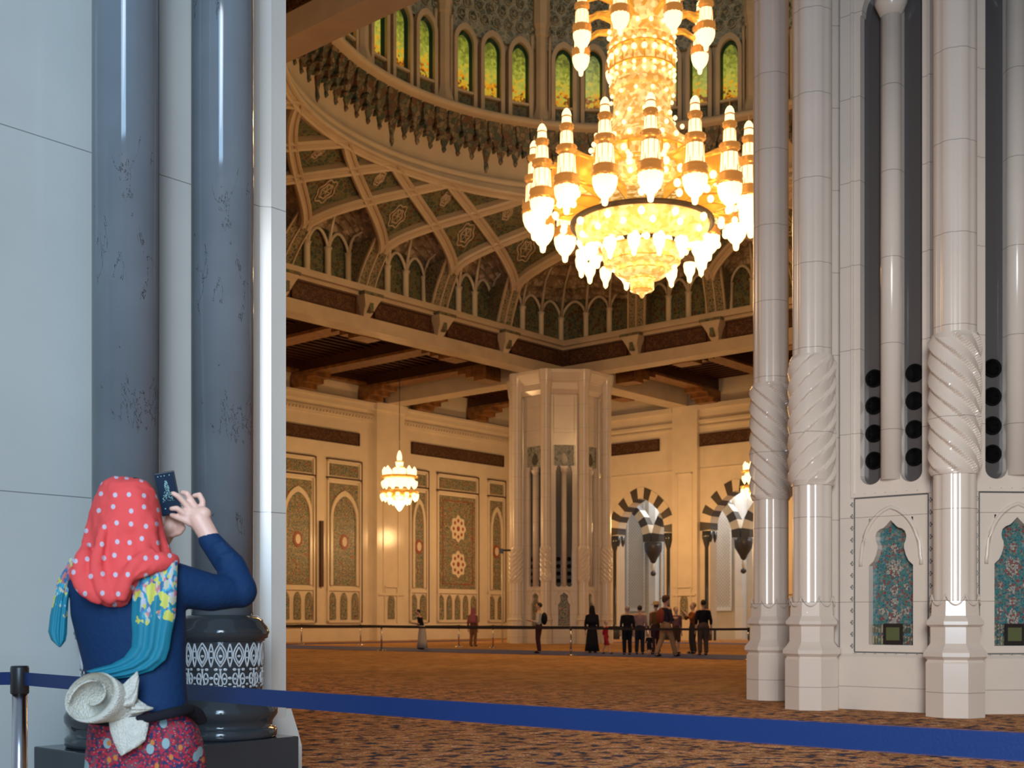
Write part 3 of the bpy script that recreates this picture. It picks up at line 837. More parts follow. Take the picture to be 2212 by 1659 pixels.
mq.build('stalactite_cornice', M_muq, domeroot)
MB().lathe([(11.2, 20.9), (10.42, 20.92), (10.36, 21.0), (10.36, 21.12), (10.46, 21.2), (10.9, 21.2)], N, cap=False).build('ledge', M_stone, domeroot)
RW = 10.95
# drum wall with openings is made of the bay pieces
def cyl(t_, r, z): return Vector((r * cos(t_), r * sin(t_), z))
MB().lathe([(RW + .25, 21.1), (RW + .25, 28.6), (10.4, 30.5), (9.0, 32.5), (6.5, 34.3), (3, 35.4), (.05, 35.8)], 64, smooth=True, cap=False).build('drum_shell', M_stone, domeroot)
lat = MB(); st = MB(); rel = MB(); pan = MB()
for bay in range(-2, 8):
    tc_ = radians(22.5 * bay); hw_ = radians(11.25)
    # lattice relief field above the windows
    lat.grid(lambda u, v: cyl(tc_ - hw_ + 2 * hw_ * u, RW + .12, 24.3 + 4.3 * v), 10, 4)
    for j in range(7):
        for i2 in range(8):
            t_ = tc_ + (i2 - 3.5 + .5 * (j % 2)) * hw_ * .24; z = 25.05 + j * .5
            if abs(t_ - tc_) > hw_ * .86: continue
            c = cyl(t_, RW + .08, z); tg = Vector((-sin(t_), cos(t_), 0))
            st.tube([c + tg * (.17 * cos(q)) + Vector((0, 0, .2 * sin(q))) for q in [2 * pi * k / 8 for k in range(9)]], .035, 4)
            for q in (0, pi / 2, pi / 4 * 3, pi / 4):
                st.tube([c + tg * (.16 * cos(q)) + Vector((0, 0, .19 * sin(q))), c - tg * (.16 * cos(q)) - Vector((0, 0, .19 * sin(q)))], .02, 4)
st.build('lattice_rosettes', M_lattice2 if 'M_lattice2' in globals() else M_lattice, domeroot)
lat.build('lattice_field', M_lattice, domeroot)
# engaged columns between the groups of three
cl = MB()
for bay in range(-2, 8):
    t_ = radians(22.5 * bay + 11.25); c = cyl(t_, RW + .05, 0)
    cl.lathe([(.42, 21.15), (.42, 21.4), (.30, 21.7), (.25, 21.9), (.25, 24.7), (.30, 24.8), (.30, 25.0), (.36, 25.2), (.36, 28.2)], 8, c, a0=t_ + pi / 8, smooth=False)
    for s_ in (-1, 1):
        c2 = cyl(t_ + s_ * .034, RW + .08, 0); cl.lathe([(.10, 21.2), (.07, 21.4), (.07, 24.6), (.1, 24.8)], 6, c2)
cl.build('drum_column', M_stone, domeroot)
WN = 0
def on(t0, x, z, r): return cyl(t0 + x / RW, r, z)
for bay in range(-1, 7):
    for w_ in (-1, 0, 1):
        t0 = radians(22.5 * bay + 6.42 * w_)
        WN += 1
        root = bpy.data.objects.new('window_%d' % WN, None); COL.objects.link(root)
        root.location = CHC; root.rotation_euler = (0, 0, PSI); root['kind'] = 'structure'
        ww = .58
        pts = [(ww / 2, 22.0)] + arch_pts(ww, 23.75, .47, 8) + [(-ww / 2, 22.0)]
        g = MB(); g.add([on(t0, x, z, RW + .16) for x, z in pts], [tuple(range(len(pts)))]); g.build('pane', M_glass, root)
        # teal splayed edge inside the stone hood
        ot = [(ww / 2 + .07, 21.93)] + arch_pts(ww + .14, 23.76, .55, 8) + [(-ww / 2 - .07, 21.93)]
        ed = MB(); ed.ring_fill([on(t0, x, z, RW + .15) for x, z in pts], [on(t0, x, z, RW + .02) for x, z in ot]); ed.build('window_edge', M_teal, root)
        o2 = [(ww / 2 + .24, 21.3)] + arch_pts(ww + .48, 23.8, .80, 8) + [(-ww / 2 - .24, 21.3)]
        i2 = [(ww / 2 + .08, 21.3)] + arch_pts(ww + .16, 23.78, .58, 8) + [(-ww / 2 - .08, 21.3)]
        n = len(o2); fr = MB()
        vs = [on(t0, x, z, RW - .12) for x, z in o2] + [on(t0, x, z, RW - .12) for x, z in i2] + [on(t0, x, z, RW + .15) for x, z in o2] + [on(t0, x, z, RW + .15) for x, z in i2]
        fs = []
        for k in range(n - 1): fs += [(k, k + 1, n + k + 1, n + k), (k, 2 * n + k, 2 * n + k + 1, k + 1), (n + k, n + k + 1, 3 * n + k + 1, 3 * n + k)]
        fr.add(vs, fs); fr.build('window_frame', M_stone, root)
        sl = MB(); 
        for (x0, x1, z0, z1, d) in ((-.36, .36, 21.86, 21.95, .1), (-.36, .36, 21.3, 21.38, .1)):
            vs = [on(t0, x, z, r) for z in (z0, z1) for r in (RW + .15, RW - d) for x in (x0, x1)]
            sl.add(vs, [(0, 2, 3, 1), (4, 5, 7, 6), (0, 1, 5, 4), (2, 6, 7, 3), (0, 4, 6, 2), (1, 3, 7, 5)])
        sl.build('window_sill', M_stone, root)
        pn = MB(); pn.add([on(t0, x, z, RW + .02) for x, z in ((-.3, 21.38), (.3, 21.38), (.3, 21.86), (-.3, 21.86))], [(0, 1, 2, 3)])
        pn.build('sill_tile', M_green, root)
# ================================================================== octagonal piers
def make_pier(label, loc, scale, slot0, slot1, top, detail):
    root = thing('octagonal_pier', label, 'pier', loc, PSI, 'octagonal piers of the dome')
    AP = 2.0 * scale; CR = 2.50 * scale
    def octa(r, z, a0=pi / 8): return [(r * cos(a0 + pi / 4 * k), r * sin(a0 + pi / 4 * k), z) for k in range(8)]
    k8 = 1 / cos(pi / 8)
    MB().loft([octa((AP - .20) * k8, 0), octa((AP - .20) * k8, top)], smooth=False).build('core', M_pier, root)
    MB().loft([octa((AP + .05) * k8, 0), octa((AP + .05) * k8, .70), octa((AP + .0) * k8, .74), octa((AP - .02) * k8, .74)], smooth=False).build('plinth', M_pier, root)
    # corner shafts
    for c8 in range(8):
        t_ = pi / 8 + pi / 4 * c8; c = (CR * cos(t_), CR * sin(t_), 0)
        sg = 1 if c8 % 2 == 0 else -1
        q = .30 * scale / .30 * 1.0
        R = lambda x: x * scale
        base = MB().lathe([(R(.37), 0), (R(.37), .66), (R(.35), .69), (R(.35), .70), (R(.40), .74), (R(.40), .79), (R(.355), .84), (R(.31), .90), (R(.31), 1.10), (R(.36), 1.13), (R(.36), 1.17), (R(.30), 1.24), (R(.29), 1.42)], 8, c, a0=t_ + pi / 8, smooth=False, cap=False)
        base.build('shaft_base', M_pier, root)
        def flute(t2, z):
            x = (t2 - t_) * 4 / 1.0
            return 1.0 - .07 * abs(cos(x)) ** 8
        sh = MB()
        prof = [(R(.262), z) for z in (1.30, 2.97)]
        sh.lathe([(R(.285), 1.28), (R(.262), 1.42), (R(.262), 2.98)], 48, c, mod=flute, a0=t_, cap=False)
        sh.lathe([(R(.262), 4.70), (R(.262), top - .9), (R(.30), top - .8), (R(.33), top - .5), (R(.40), top - .1), (R(.40), top)], 48, c, mod=flute, a0=t_, cap=False)
        sh.build('fluted_shaft', M_pier, root)
        # twisted middle section: bold diagonal ribs, mirrored from shaft to shaft
        tw = MB(); NZ = 72 if detail else 40; SEG = 84 if detail else 42; rings = []
        for j in range(NZ + 1):
            z = 2.97 + 1.73 * j / NZ
            e = min(1, min(j, NZ - j) / 3.0)
            ring = []
            for i in range(SEG):
                t2 = 2 * pi * i / SEG
                ph = ((t2 * 7 / (2 * pi) + sg * z * 4.3) % 1.0)
                r = R(.262 + .012 + e * (.050 * (1 - ph / .85) if ph < .85 else .050 * (ph - .85) / .15))
                ring.append((c[0] + r * cos(t2), c[1] + r * sin(t2), z))
            rings.append(ring)
        tw.loft(rings, 0, False).build('twisted_section', M_pier, root)
        if detail:
            sc = MB()
            for k in range(8):
                t2 = t_ + pi / 4 * k
                path = []
                for j in range(9):
                    x = j / 8; tt = t2 + (x - .5) * pi / 4; rr = R(.292)
                    path.append((c[0] + rr * cos(tt), c[1] + rr * sin(tt), 1.50 - .13 * sin(pi * x) ** .7))
                sc.tube(path, .010, 5)
            sc.build('scalloped_edge', M_pier, root)
    # the eight faces
    half = CR * sin(pi / 8) - .27 * scale
    for f8 in range(8):
        t_ = pi / 4 * f8
        if abs(((math.degrees(t_) + 49.3 - 270 + 540) % 360) - 180) > 100: continue   # faces turned from the camera stay plain
        M = Matrix.Rotation(t_ + pi / 2, 4, 'Z')      # local -y faces outward
        def P(x, d, z): return (x, -(AP + d), z)
        # face slab with two tall slots and one niche cut in it
        fs_ = MB(); xs = .275 * scale; sw = .145 * scale; H = half + .02
        D = .16
        def slab(x0, x1, z0, z1, d=0.0): fs_.box(x0, x1, -(AP + d), -(AP - D), z0, z1)
        slab(-H, -xs - sw, .74, top); slab(xs + sw, H, .74, top); slab(-xs + sw, xs - sw, slot0, slot1)
        slab(-xs - sw, xs + sw, 2.52, slot0 - .0)
        nx = .30 * scale
        slab(-xs - sw, -nx, .74, 2.52); slab(nx, xs + sw, .74, 2.52); slab(-nx, nx, .74, .86)
        slab(-xs - sw, xs + sw, slot1 + .35, top)
        # rounded slot heads with cusps and feet
        for sx in (-xs, xs):
            for (zz, dirn, rise) in ((slot1, 1, .35), (slot0, -1, 0)):
                if dirn > 0:
                    ap = arch_pts(sw * 1.7, zz, .28, 8)
                    top_ = [(sx + x, z) for x, z in ap]
                    poly = [(sx + sw, zz), (sx + sw, zz + rise), (sx - sw, zz + rise), (sx - sw, zz)] + top_[::-1]
                    fs_.extrude([P(x, 0, z) for x, z in poly], (0, D, 0))
                else:
                    for s2 in (-1, 1):
                        pts = [(sx + s2 * sw, zz)] + [(sx + s2 * sw * sin(q * pi / 2 / 6), zz + .12 * (1 - cos(q * pi / 2 / 6))) for q in range(7)][1:] 
                        arc = [(sx + s2 * sw * (sin(q * pi / 12)), zz + .13 * (1 - cos(q * pi / 12))) for q in range(7)]
                        fs_.extrude([P(x, 0, z) for x, z in (arc + [(sx + s2 * sw, zz)])], (0, D, 0))
        fs_.box(-xs + sw - .0, xs - sw, -(AP), -(AP - D), slot1, slot1 + .35)
        # niche head: cusped pointed arch
        def niche(wn, z0):
            o = [(f * wn, z) for f, z in ((1.0, 1.90), (.80, 1.955), (.68, 2.03), (.60, 2.12), (.60, 2.17), (.68, 2.23), (.70, 2.28), (.64, 2.34), (.50, 2.375), (.34, 2.39), (.22, 2.42), (.0, 2.49))]
            return o + [(-x, z) for x, z in o[-2::-1]]
        zn = 1.90
        nn = niche(nx, zn)
        poly = [(nx, zn), (nx, 2.5), (-nx, 2.5), (-nx, zn)] 
        # bridge between cusped outline and the rectangle above
        n = len(nn); outp = []
        for k, (x, z) in enumerate(nn):
            u = k / (n - 1)
            if u < .3: outp.append((nx, zn + (2.52 - zn) * u / .3))
            elif u > .7: outp.append((-nx, 2.52 - (2.52 - zn) * (u - .7) / .3))
            else: outp.append((nx - 2 * nx * (u - .3) / .4, 2.52))
        vs = [P(x, 0, z) for x, z in nn] + [P(x, 0, z) for x, z in outp] + [P(x, -D, z) for x, z in nn]
        fs_.add(vs, [(k, k + 1, n + k + 1, n + k) for k in range(n - 1)] + [(k, 2 * n + k, 2 * n + k + 1, k + 1) for k in range(n - 1)])
        fs_.build('face_panel', M_pier, root, M=M)
        # raised moldings around the slots and the niche
        mo = MB()
        for x in (-xs - sw - .12, xs + sw + .08): mo.box(x, x + .035, -(AP + .03), -AP, slot0 - .12, top - 1.2 if not detail else slot1 + .6)
        mo.box(-xs - sw - .12, xs + sw + .12, -(AP + .03), -AP, slot0 - .16, slot0 - .12)
        a2 = [(.41, 1.90), (.41, 1.98)] + [(x, z) for x, z in arch_pts(.80, 2.0, .66, 9)] + [(-.41, 1.98), (-.41, 1.90)]
        mo.tube([P(x, .008, z) for x, z in a2], .026, 6)
        mo.build('molding', M_pier, root, M=M)
        # mullion shaft
        mu = MB(); mu.lathe([(xs - sw + .005, slot0 + .05), (xs - sw + .005, slot1)], 12, (0, -(AP - .02), 0)); mu.lathe([((xs - sw) * 1.0, slot1 - .15), ((xs - sw) * 1.6, slot1 + .02), ((xs - sw) * 1.6, slot1 + .12)], 12, (0, -(AP - .02), 0))
        mu.build('mullion', M_pier, root, M=M)
        for sx in (-xs, xs):
            s_ = MB().box(sx - sw, sx + sw, -(AP - D + .03), -(AP - D - .02), slot0, slot1 + .3)
            so = s_.build('dark_slot_panel', M_slot, root, M=M)
            if detail:
                for zz in (3.30, 3.66, 4.03, 4.39):
                    hb = MB().lathe([(.118, 0), (.118, .035), (.10, .04), (.10, .0), (.09, -.0), (.02, .0)], 24, (0, 0, 0))
                    hb.build('round_speaker_hole', M_black, so, M=M @ Matrix.Translation((sx, -(AP - D + .03), zz)) @ Matrix.Rotation(pi / 2, 4, 'X'))
            elif True:
                h = MB()
                for zz in (slot0 + .3, slot0 + .65, slot0 + 1.0, slot0 + 1.35): h.extrude([(sx + .11 * cos(q), -(AP - D + .05), zz + .11 * sin(q)) for q in [pi / 6 * k for k in range(12)]], (0, .03, 0))
                h.build('round_speaker_holes', M_black, so, M=M)
        if not detail:
            MB().box(-H * .8, H * .8, -(AP + .02), -AP, slot1 + .25, slot1 + 1.25).build('grey_panel', M_lattice, root, M=M)
            dp = MB(); dp.extrude([(x, -(AP + .05), z + slot1 + .36) for x, z in [(.17, .15), (.14, .3), (0, .55), (-.14, .3), (-.17, .15), (-.1, 0), (0, -.06), (.1, 0)]], (0, .04, 0)).build('leaf_opening', M_slot, root, M=M)
            # plain boxed panels in the upper pier
            up = MB()
            for z0, z1 in ((10.2, 12.0),):
                for x in (-H * .8, H * .8 - .05): up.box(x, x + .05, -(AP + .03), -AP, z0, z1)
                for z in (z0, z1): up.box(-H * .8, H * .8, -(AP + .03), -AP, z, z + .05)
            up.build('molding', M_pier, root, M=M)
        # mosaic in the niche
        ms = MB().box(-nx, nx, -(AP - D + .03), -(AP - D - .02), .86, 2.5)
        mo_ = ms.build('mosaic_field', M_turq if detail else M_greenf, root, M=M)
        if detail:
            # vase of flowers motif
            v = MB()
            def leafy(xc, zc, s, petals, d):
                v.extrude([(xc + s * (1 + .22 * cos(petals * q)) * cos(q), -(AP - D + .035 + d), zc + 1.15 * s * (1 + .22 * cos(petals * q)) * sin(q)) for q in [2 * pi * k / 40 for k in range(40)]], (0, .004, 0))
            leafy(0, 1.86, .105, 7, .004); leafy(0, 2.12, .05, 5, .004); leafy(-.16, 1.62, .035, 5, .004); leafy(.16, 1.62, .035, 5, .004); leafy(0, 1.58, .06, 6, .004); leafy(0, 1.42, .05, 5, .004); leafy(-.17, 1.3, .04, 5, .004); leafy(.17, 1.3, .04, 5, .004)
            v.extrude([(x, -(AP - D + .038), z) for x, z in ((-.04, 1.05), (.04, 1.05), (.07, 1.16), (.12, 1.34), (.06, 1.26), (0, 1.36), (-.06, 1.26), (-.12, 1.34), (-.07, 1.16))], (0, .006, 0))
            v.build('arabesque_inlay', M_turq2, mo_, M=M)
            # little balustrade and vent at the foot
            bl = MB()
            for k in range(15):
                x = -nx + .02 + k * (2 * nx - .04) / 14
                if abs(x) < .115: continue
                for z0 in (.87, 1.02): bl.box(x - .009, x + .009, -(AP - D + .06), -(AP - D + .03), z0, z0 + .11)
            bl.build('balustrade', M_greenf, root, M=M)
            MB().box(-.125, .125, -(AP - D + .09), -(AP - D + .03), .87, 1.14).build('vent_plate', M_plastic, root, M=M)
            MB().box(-.09, .09, -(AP - D + .095), -(AP - D + .09), .92, 1.09).build('vent_grille', plain('green_bronze', (.10, .12, .05), .35), root, M=M)
            # inlaid border line with small trefoils around the niche
            bo = MB(); x1, z0, z1 = .50, .76, 2.80
            def pt(x, z, s, nx_, nz_):
                t2 = (-nz_, nx_)
                for (dx, dz, r) in ((0, .016, .016), (.022, 0, .013), (-.022, 0, .013), (0, -.014, .008)):
                    cx_ = x + nx_ * (.03 + dz) + t2[0] * dx; cz_ = z + nz_ * (.03 + dz) + t2[1] * dx
                    bo.add([(cx_ - r, -(AP + .004), cz_), (cx_, -(AP + .004), cz_ - r), (cx_ + r, -(AP + .004), cz_), (cx_, -(AP + .004), cz_ + r)], [(0, 1, 2, 3)])
            for x in (-x1, x1): bo.box(x - .009, x + .009, -(AP + .003), -AP, z0, z1)
            for z in (z0, z1): bo.box(-x1, x1, -(AP + .003), -AP, z - .009, z + .009)
            for k in range(13):
                z = z0 + .08 + k * (z1 - z0 - .16) / 12
                pt(-x1, z, 1, -1, 0); pt(x1, z, 1, 1, 0)
            for k in range(8):
                x = -x1 + .0 + k * (2 * x1) / 7
                pt(x, z0, 1, 0, -1); pt(x, z1, 1, 0, 1)
            bo.build('inlaid_border', plain('grey_inlay', (.13, .14, .14), .3) if 'M_inl' not in globals() else M_inl, root, M=M)
    if not detail:
        MB().loft([octa((AP + .12) * k8, top - 1.1), octa((AP + .28) * k8, top - .9), octa((AP + .28) * k8, top - .6), octa((AP + .6) * k8, top - .15), octa((AP + .6) * k8, top)], smooth=False).build('capital', M_pier, root)
    return root
M_inl = plain('grey_inlay', (.13, .14, .14), .3)
make_pier('huge white marble pier at right with two dark slots of round holes and turquoise niche', HW(17.2, 6.56), 1.0, 2.97, 9.2, 13.16, True)
make_pier('distant octagonal marble pier standing in the centre under the hall corner', HW(47.35, 37.6), .955, 2.75, 8.35, 13.16, False)

# ================================================================== doorway columns, left foreground
def doorway_column(label, a, b, r):
    root = thing('marble_column', label, 'column', HW(a, b, .44), PSI, 'pair of grey doorway columns')
    MB().lathe([(r, .75), (r, 9.5)], 48).build('shaft', M_grey, root)
    pr = [(.365, 0), (.375, .015), (.375, .05), (.36, .065), (.34, .07), (.345, .09), (.345, .10), (.36, .12), (.378, .15), (.378, .185), (.36, .215), (.34, .25), (.325, .28), (.30, .305)]
    MB().lathe([(rr * .93, z) for rr, z in pr], 48).build('lower_molding', M_dark, root)
    cb = MB().lathe([(.255, .28), (.255, .625)], 48, cap=False).build('carved_band', M_dark, root)
    # silver arabesque relief on the band: lozenges, loops and leaves
    s = MB()
    R0 = .2585
    def on(t_, z): return (R0 * cos(t_), R0 * sin(t_), .325 + (z - .265) * .98)
    n = 14
    for k in range(n):
        t0 = 2 * pi * k / n; wv = pi / n
        def curve(fn, m=12, r=.0062): s.tube([on(t0 + fn(i / m)[0] * wv, fn(i / m)[1]) for i in range(m + 1)], r, 5, up=(cos(t0), sin(t0), 0))
        curve(lambda u: (.62 * sin(pi * u), .40 + .155 * u)); curve(lambda u: (-.62 * sin(pi * u), .40 + .155 * u))
        curve(lambda u: (.38 * sin(pi * u) ** 1.2, .42 + .11 * u)); curve(lambda u: (-.38 * sin(pi * u) ** 1.2, .42 + .11 * u))
        curve(lambda u: (.42 + .26 * cos(2 * pi * u), .325 + .035 * sin(2 * pi * u))); curve(lambda u: (-.42 + .26 * cos(2 * pi * u), .325 + .035 * sin(2 * pi * u)))
        curve(lambda u: (.1 + .12 * sin(2 * pi * u), .27 + .12 * u)); curve(lambda u: (-.1 - .12 * sin(2 * pi * u), .27 + .12 * u))
        curve(lambda u: (1 - .25 * sin(pi * u), .40 + .15 * u)); curve(lambda u: (1 + .25 * sin(pi * u), .40 + .15 * u))
        for (x, z, q) in ((0, .47, .011), (0, .435, .007), (.45, .325, .010), (-.45, .325, .010), (1, .50, .008), (1, .46, .008), (1, .42, .007), (.5, .385, .012), (-.5, .385, .012), (.5, .272, .011), (-.5, .272, .011), (1, .29, .010), (1, .33, .012), (.0, .28, .006)):
            c = Vector(on(t0 + x * wv, z)); tg = Vector((-sin(t0 + x * wv), cos(t0 + x * wv), 0)); nr = Vector((cos(t0 + x * wv), sin(t0 + x * wv), 0))
            m = 8; s.add([c + nr * .004] + [c + tg * (q * 1.1 * cos(2 * pi * i / m)) + Vector((0, 0, q * .8 * sin(2 * pi * i / m))) for i in range(m)], [(0, 1 + i, 1 + (i + 1) % m) for i in range(m)], 0, True)
    s.build('silver_relief', M_white_ornament, cb)
    pr = [(.255, .615), (.27, .62), (.27, .63), (.29, .64), (.312, .655), (.322, .675), (.312, .695), (.285, .71), (.26, .74), (.258, .755), (.24, .765), (.225, .78), (.21, .785)]
    MB().lathe([(rr * .93 if rr > .3 else rr, z) for rr, z in pr], 48).build('upper_molding', M_dark, root)
    return root
doorway_column('grey marble column nearest the white wall, behind the woman', 4.02, 6.53, .195)
doorway_column('grey marble column at the corner of the doorway, right of the woman', 4.72, 6.53, .197)
o = bev(MB().box(-.72, .72, -.36, .34, 0, .44).build('column_plinth', M_dark, loc=HW(4.335, 6.53), rotz=PSI), .008)
tag(o, 'low dark polished stone block carrying both grey columns', 'plinth')
o = MB().loft([[(x, y, z) for x, y in ((-.1, -w2), (.10, -w2), (.10, .1), (-.1, .1))] for z, w2 in ((0, .10), (.30, .10), (.40, .06), (.52, .0), (.56, -.02))], smooth=False).build('marble_foot', M_white, loc=HW(5.44, 6.83), rotz=PSI)
struct(o); o.name = 'trim_7'

# ================================================================== chandeliers
def lamp_profiles(s, glow, gold, brown):
    """one minaret-shaped lamp; origin at the tip, hanging down to -3.25 s"""
    def L(mb, pr, seg): mb.lathe([(r * s, -z * s) for r, z in pr][::-1], seg)
    g = MB()
    L(g, [(.004, .06), (.07, .10), (.125, .19), (.145, .29), (.13, .33), (.135, .36), (.15, .54), (.13, .60), (.12, .75), (.175, .80), (.20, 1.16), (.14, 1.2), (.14, 1.45), (.255, 1.50), (.29, 2.06), (.2, 2.1), (.2, 2.28), (.36, 2.33), (.375, 2.45), (.36, 2.62), (.30, 2.80), (.19, 2.95), (.11, 3.02), (.095, 3.14), (.075, 3.22), (.02, 3.25)], 14)
    h = MB()
    L(h, [(.004, -.08), (.012, .10), (.012, .12)], 6)
    L(h, [(.14, .31), (.155, .33), (.13, .36)], 12)
    L(h, [(.15, .53), (.20, .56), (.225, .59), (.20, .63), (.225, .66), (.18, .72), (.16, .80)], 12)
    L(h, [(.19, 1.17), (.22, 1.19), (.30, 1.21), (.325, 1.25), (.29, 1.29), (.325, 1.34), (.26, 1.40), (.18, 1.45), (.25, 1.52)], 16)
    L(h, [(.27, 2.03), (.31, 2.08), (.385, 2.11), (.405, 2.20), (.375, 2.26), (.405, 2.34), (.37, 2.44)], 16)
    for z0, z1, r, n in ((.80, 1.16, .19, 8), (1.50, 2.06, .275, 10), (.36, .54, .122, 6)):
        for k in range(n):
            t_ = 2 * pi * k / n
            h.box(r * s * cos(t_) - .008, r * s * cos(t_) + .008, r * s * sin(t_) - .008, r * s * sin(t_) + .008, -z1 * s, -z0 * s) if False else h.tube([(r * s * cos(t_), r * s * sin(t_), -z1 * s), (r * 1.0 * s * cos(t_), r * s * sin(t_), -z0 * s)], .011 * s, 4)
    for k in range(6):
        t_ = 2 * pi * k / 6
        h.tube([(.36 * s * cos(t_), .36 * s * sin(t_), -2.18 * s), (.36 * s * cos(t_), .36 * s * sin(t_), -1.92 * s)], [.02 * s, .008 * s], 5)
    return g, h
CH = thing('great_chandelier', 'enormous glowing gold and crystal chandelier of minaret lamps under the dome', 'chandelier', (CHC.x, CHC.y, 0), radians(-2))
def add_lamp(x, y, ztip, s, proto=None):
    if proto:
        g2 = proto.copy(); COL.objects.link(g2); g2.parent = CH; g2.location = (x, y, ztip)
        h2 = proto.children[0].copy(); COL.objects.link(h2); h2.parent = g2
        return g2
    g, h = lamp_profiles(s, 0, 0, 0)
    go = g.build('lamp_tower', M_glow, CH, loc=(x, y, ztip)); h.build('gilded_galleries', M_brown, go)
    return go
p0 = None
for k in range(16):
    t_ = radians(22.5 * k)
    o = add_lamp(3.42 * sin(t_), -3.42 * cos(t_), 16.5, 1.0, p0); p0 = p0 or o
p1 = None
for k in range(8):
    t_ = radians(22.5 + 45 * k)
    o = add_lamp(2.08 * sin(t_), -2.08 * cos(t_), 21.25, .75, p1); p1 = p1 or o
# central stem
def zz(y): return 1.2 + (1337 - y) / 68.06
st = [(.9, zz(-40)), (1.0, zz(-10)), (1.05, zz(20)), (.98, zz(60)), (.92, zz(88))]
b1 = [(.95, zz(92)), (1.05, zz(96)), (1.05, zz(102)), (.98, zz(106)), (1.0, zz(150)), (.98, zz(186)), (1.04, zz(190)), (1.04, zz(198)), (.95, zz(204))]
neck = [(.93, zz(204)), (.90, zz(235)), (.98, zz(268)), (1.15, zz(292)), (1.35, zz(310))]
def rev(p): return p[::-1]
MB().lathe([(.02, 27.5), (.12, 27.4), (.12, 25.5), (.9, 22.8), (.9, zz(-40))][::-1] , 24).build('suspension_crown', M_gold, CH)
MB().lathe(rev(st), 32).build('upper_drum', M_crys, CH)
MB().lathe(rev(b1), 32).build('stem_drum', M_crys, CH)
MB().lathe(rev(neck), 32).build('crystal_neck', M_crys2, CH)
sc = [(1.35, zz(310)), (1.55, zz(318)), (1.55, zz(330)), (1.40, zz(335)), (1.45, zz(372)), (1.75, zz(378)), (1.75, zz(388)), (1.9, zz(392)), (2.3, zz(402)), (2.35, zz(420)), (2.25, zz(438))]
MB().lathe(rev(sc), 32).build('stepped_basket', M_crys, CH)
# rows of small bulbs, beads and arches
bl = MB(); 
def bead(x, y, z, r): bl.ell((x, y, z), (r, r, r * 1.1), 8, 5)
for (r, y, n, s) in ((1.06, 75, 16, .07), (1.04, 112, 20, .06), (1.03, 130, 20, .09), (1.03, 162, 20, .06), (1.03, 176, 20, .055), (1.0, 215, 12, .06), (1.05, 262, 14, .07), (1.5, 300, 14, .07), (1.62, 324, 20, .08), (1.5, 352, 14, .10), (1.8, 372, 20, .07), (1.95, 384, 24, .10), (2.45, 408, 28, .11), (2.5, 428, 30, .09)):
    for k in range(n):
        t_ = 2 * pi * (k + .5 * (y % 2)) / n; bead(r * sin(t_), -r * cos(t_), zz(y), s)
bl.build('crystal_beads', M_glow, CH)['kind'] = 'stuff'
ar = MB()
for r, y0, y1, n in ((1.02, 118, 158, 18), (1.50, 340, 372, 18), (2.02, 395, 425, 26)):
    for k in range(n):
        t_ = 2 * pi * k / n
        ar.tube([(r * sin(t_), -r * cos(t_), zz(y0)), (r * sin(t_), -r * cos(t_), zz(y1))], .035, 5)
    ar.lathe([(r + .02, zz(y1)), (r + .07, zz(y1) + .04), (r + .02, zz(y1) + .08)], 32); ar.lathe([(r + .02, zz(y0)), (r + .07, zz(y0) + .04), (r + .02, zz(y0) + .08)], 32)
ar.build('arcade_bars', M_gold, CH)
# arms reaching to the lamps
for k in range(16):
    am = MB(); t_ = radians(22.5 * k); e = Vector((sin(t_), -cos(t_), 0)); tg = Vector((cos(t_), sin(t_), 0))
    for z0 in (14.35, 15.15):
        am.tube([e * 1.5 + Vector((0, 0, z0 + .15)), e * 2.4 + Vector((0, 0, z0 + .05)), e * 3.2 + Vector((0, 0, z0))], [.10, .08, .06], 6)
    am.extrude([e * x + Vector((0, 0, z)) - tg * .02 for x, z in ((1.5, 14.0), (1.5, 15.4), (2.3, 15.25), (3.0, 15.3), (3.15, 14.9), (2.9, 14.3), (2.2, 14.1))], tg * .04)
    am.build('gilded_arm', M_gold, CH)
for k in range(8):
    am = MB(); t_ = radians(22.5 + 45 * k); e = Vector((sin(t_), -cos(t_), 0))
    for z0 in (19.9, 20.5): am.tube([e * .9 + Vector((0, 0, z0 + .1)), e * 1.5 + Vector((0, 0, z0 + .2)), e * 1.95 + Vector((0, 0, z0))], [.12, .1, .08], 6)
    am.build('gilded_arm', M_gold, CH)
# dark hoop and the tiered crystal bowls underneath
MB().lathe([(2.20, 13.66), (2.27, 13.65), (2.29, 13.72), (2.27, 13.79), (2.20, 13.78)], 48).build('dark_hoop', plain('dark_bronze', (.03, .015, .008), .6), CH)
MB().lathe([(1.4, 13.0), (1.75, 13.1), (2.05, 13.35), (2.14, 13.7)], 48, cap=False).build('basket_underside', M_crys, CH)
gproto = MB().ell((0, 0, 0), (.1, .1, .115), 10, 6).build('globe_bulb', M_glow, CH)
first = True
for (r, z, n, s) in ((2.0, 13.25, 14, 1.0), (1.5, 12.98, 12, 1.0), (1.95, 12.75, 10, 1.0), (2.62, 13.3, 16, 1.1), (2.9, 13.75, 16, 1.0), (2.75, 14.1, 16, 1.1), (3.0, 14.45, 16, 1.1)):
    for k in range(n):
        t_ = 2 * pi * (k + .3 * n) / n
        o = gproto if first else gproto.copy()
        if not first: COL.objects.link(o); o.parent = CH
        first = False
        o.location = (r * sin(t_), -r * cos(t_), z); o.scale = (s, s, s)
for k in range(16):
    pd = MB()
    t_ = radians(11.25 + 22.5 * k); c = (1.95 * sin(t_), -1.95 * cos(t_), 0)
    pd.lathe([(.02, 12.15), (.07, 12.2), (.09, 12.35), (.17, 12.5), (.20, 12.72), (.18, 12.8)], 10, c)
    pd.build('small_pendant', M_glow, CH)
gb = MB()
gb.lathe([(.9, 12.32), (1.15, 12.42), (1.24, 12.62), (1.26, 12.86), (1.22, 12.92)], 40)
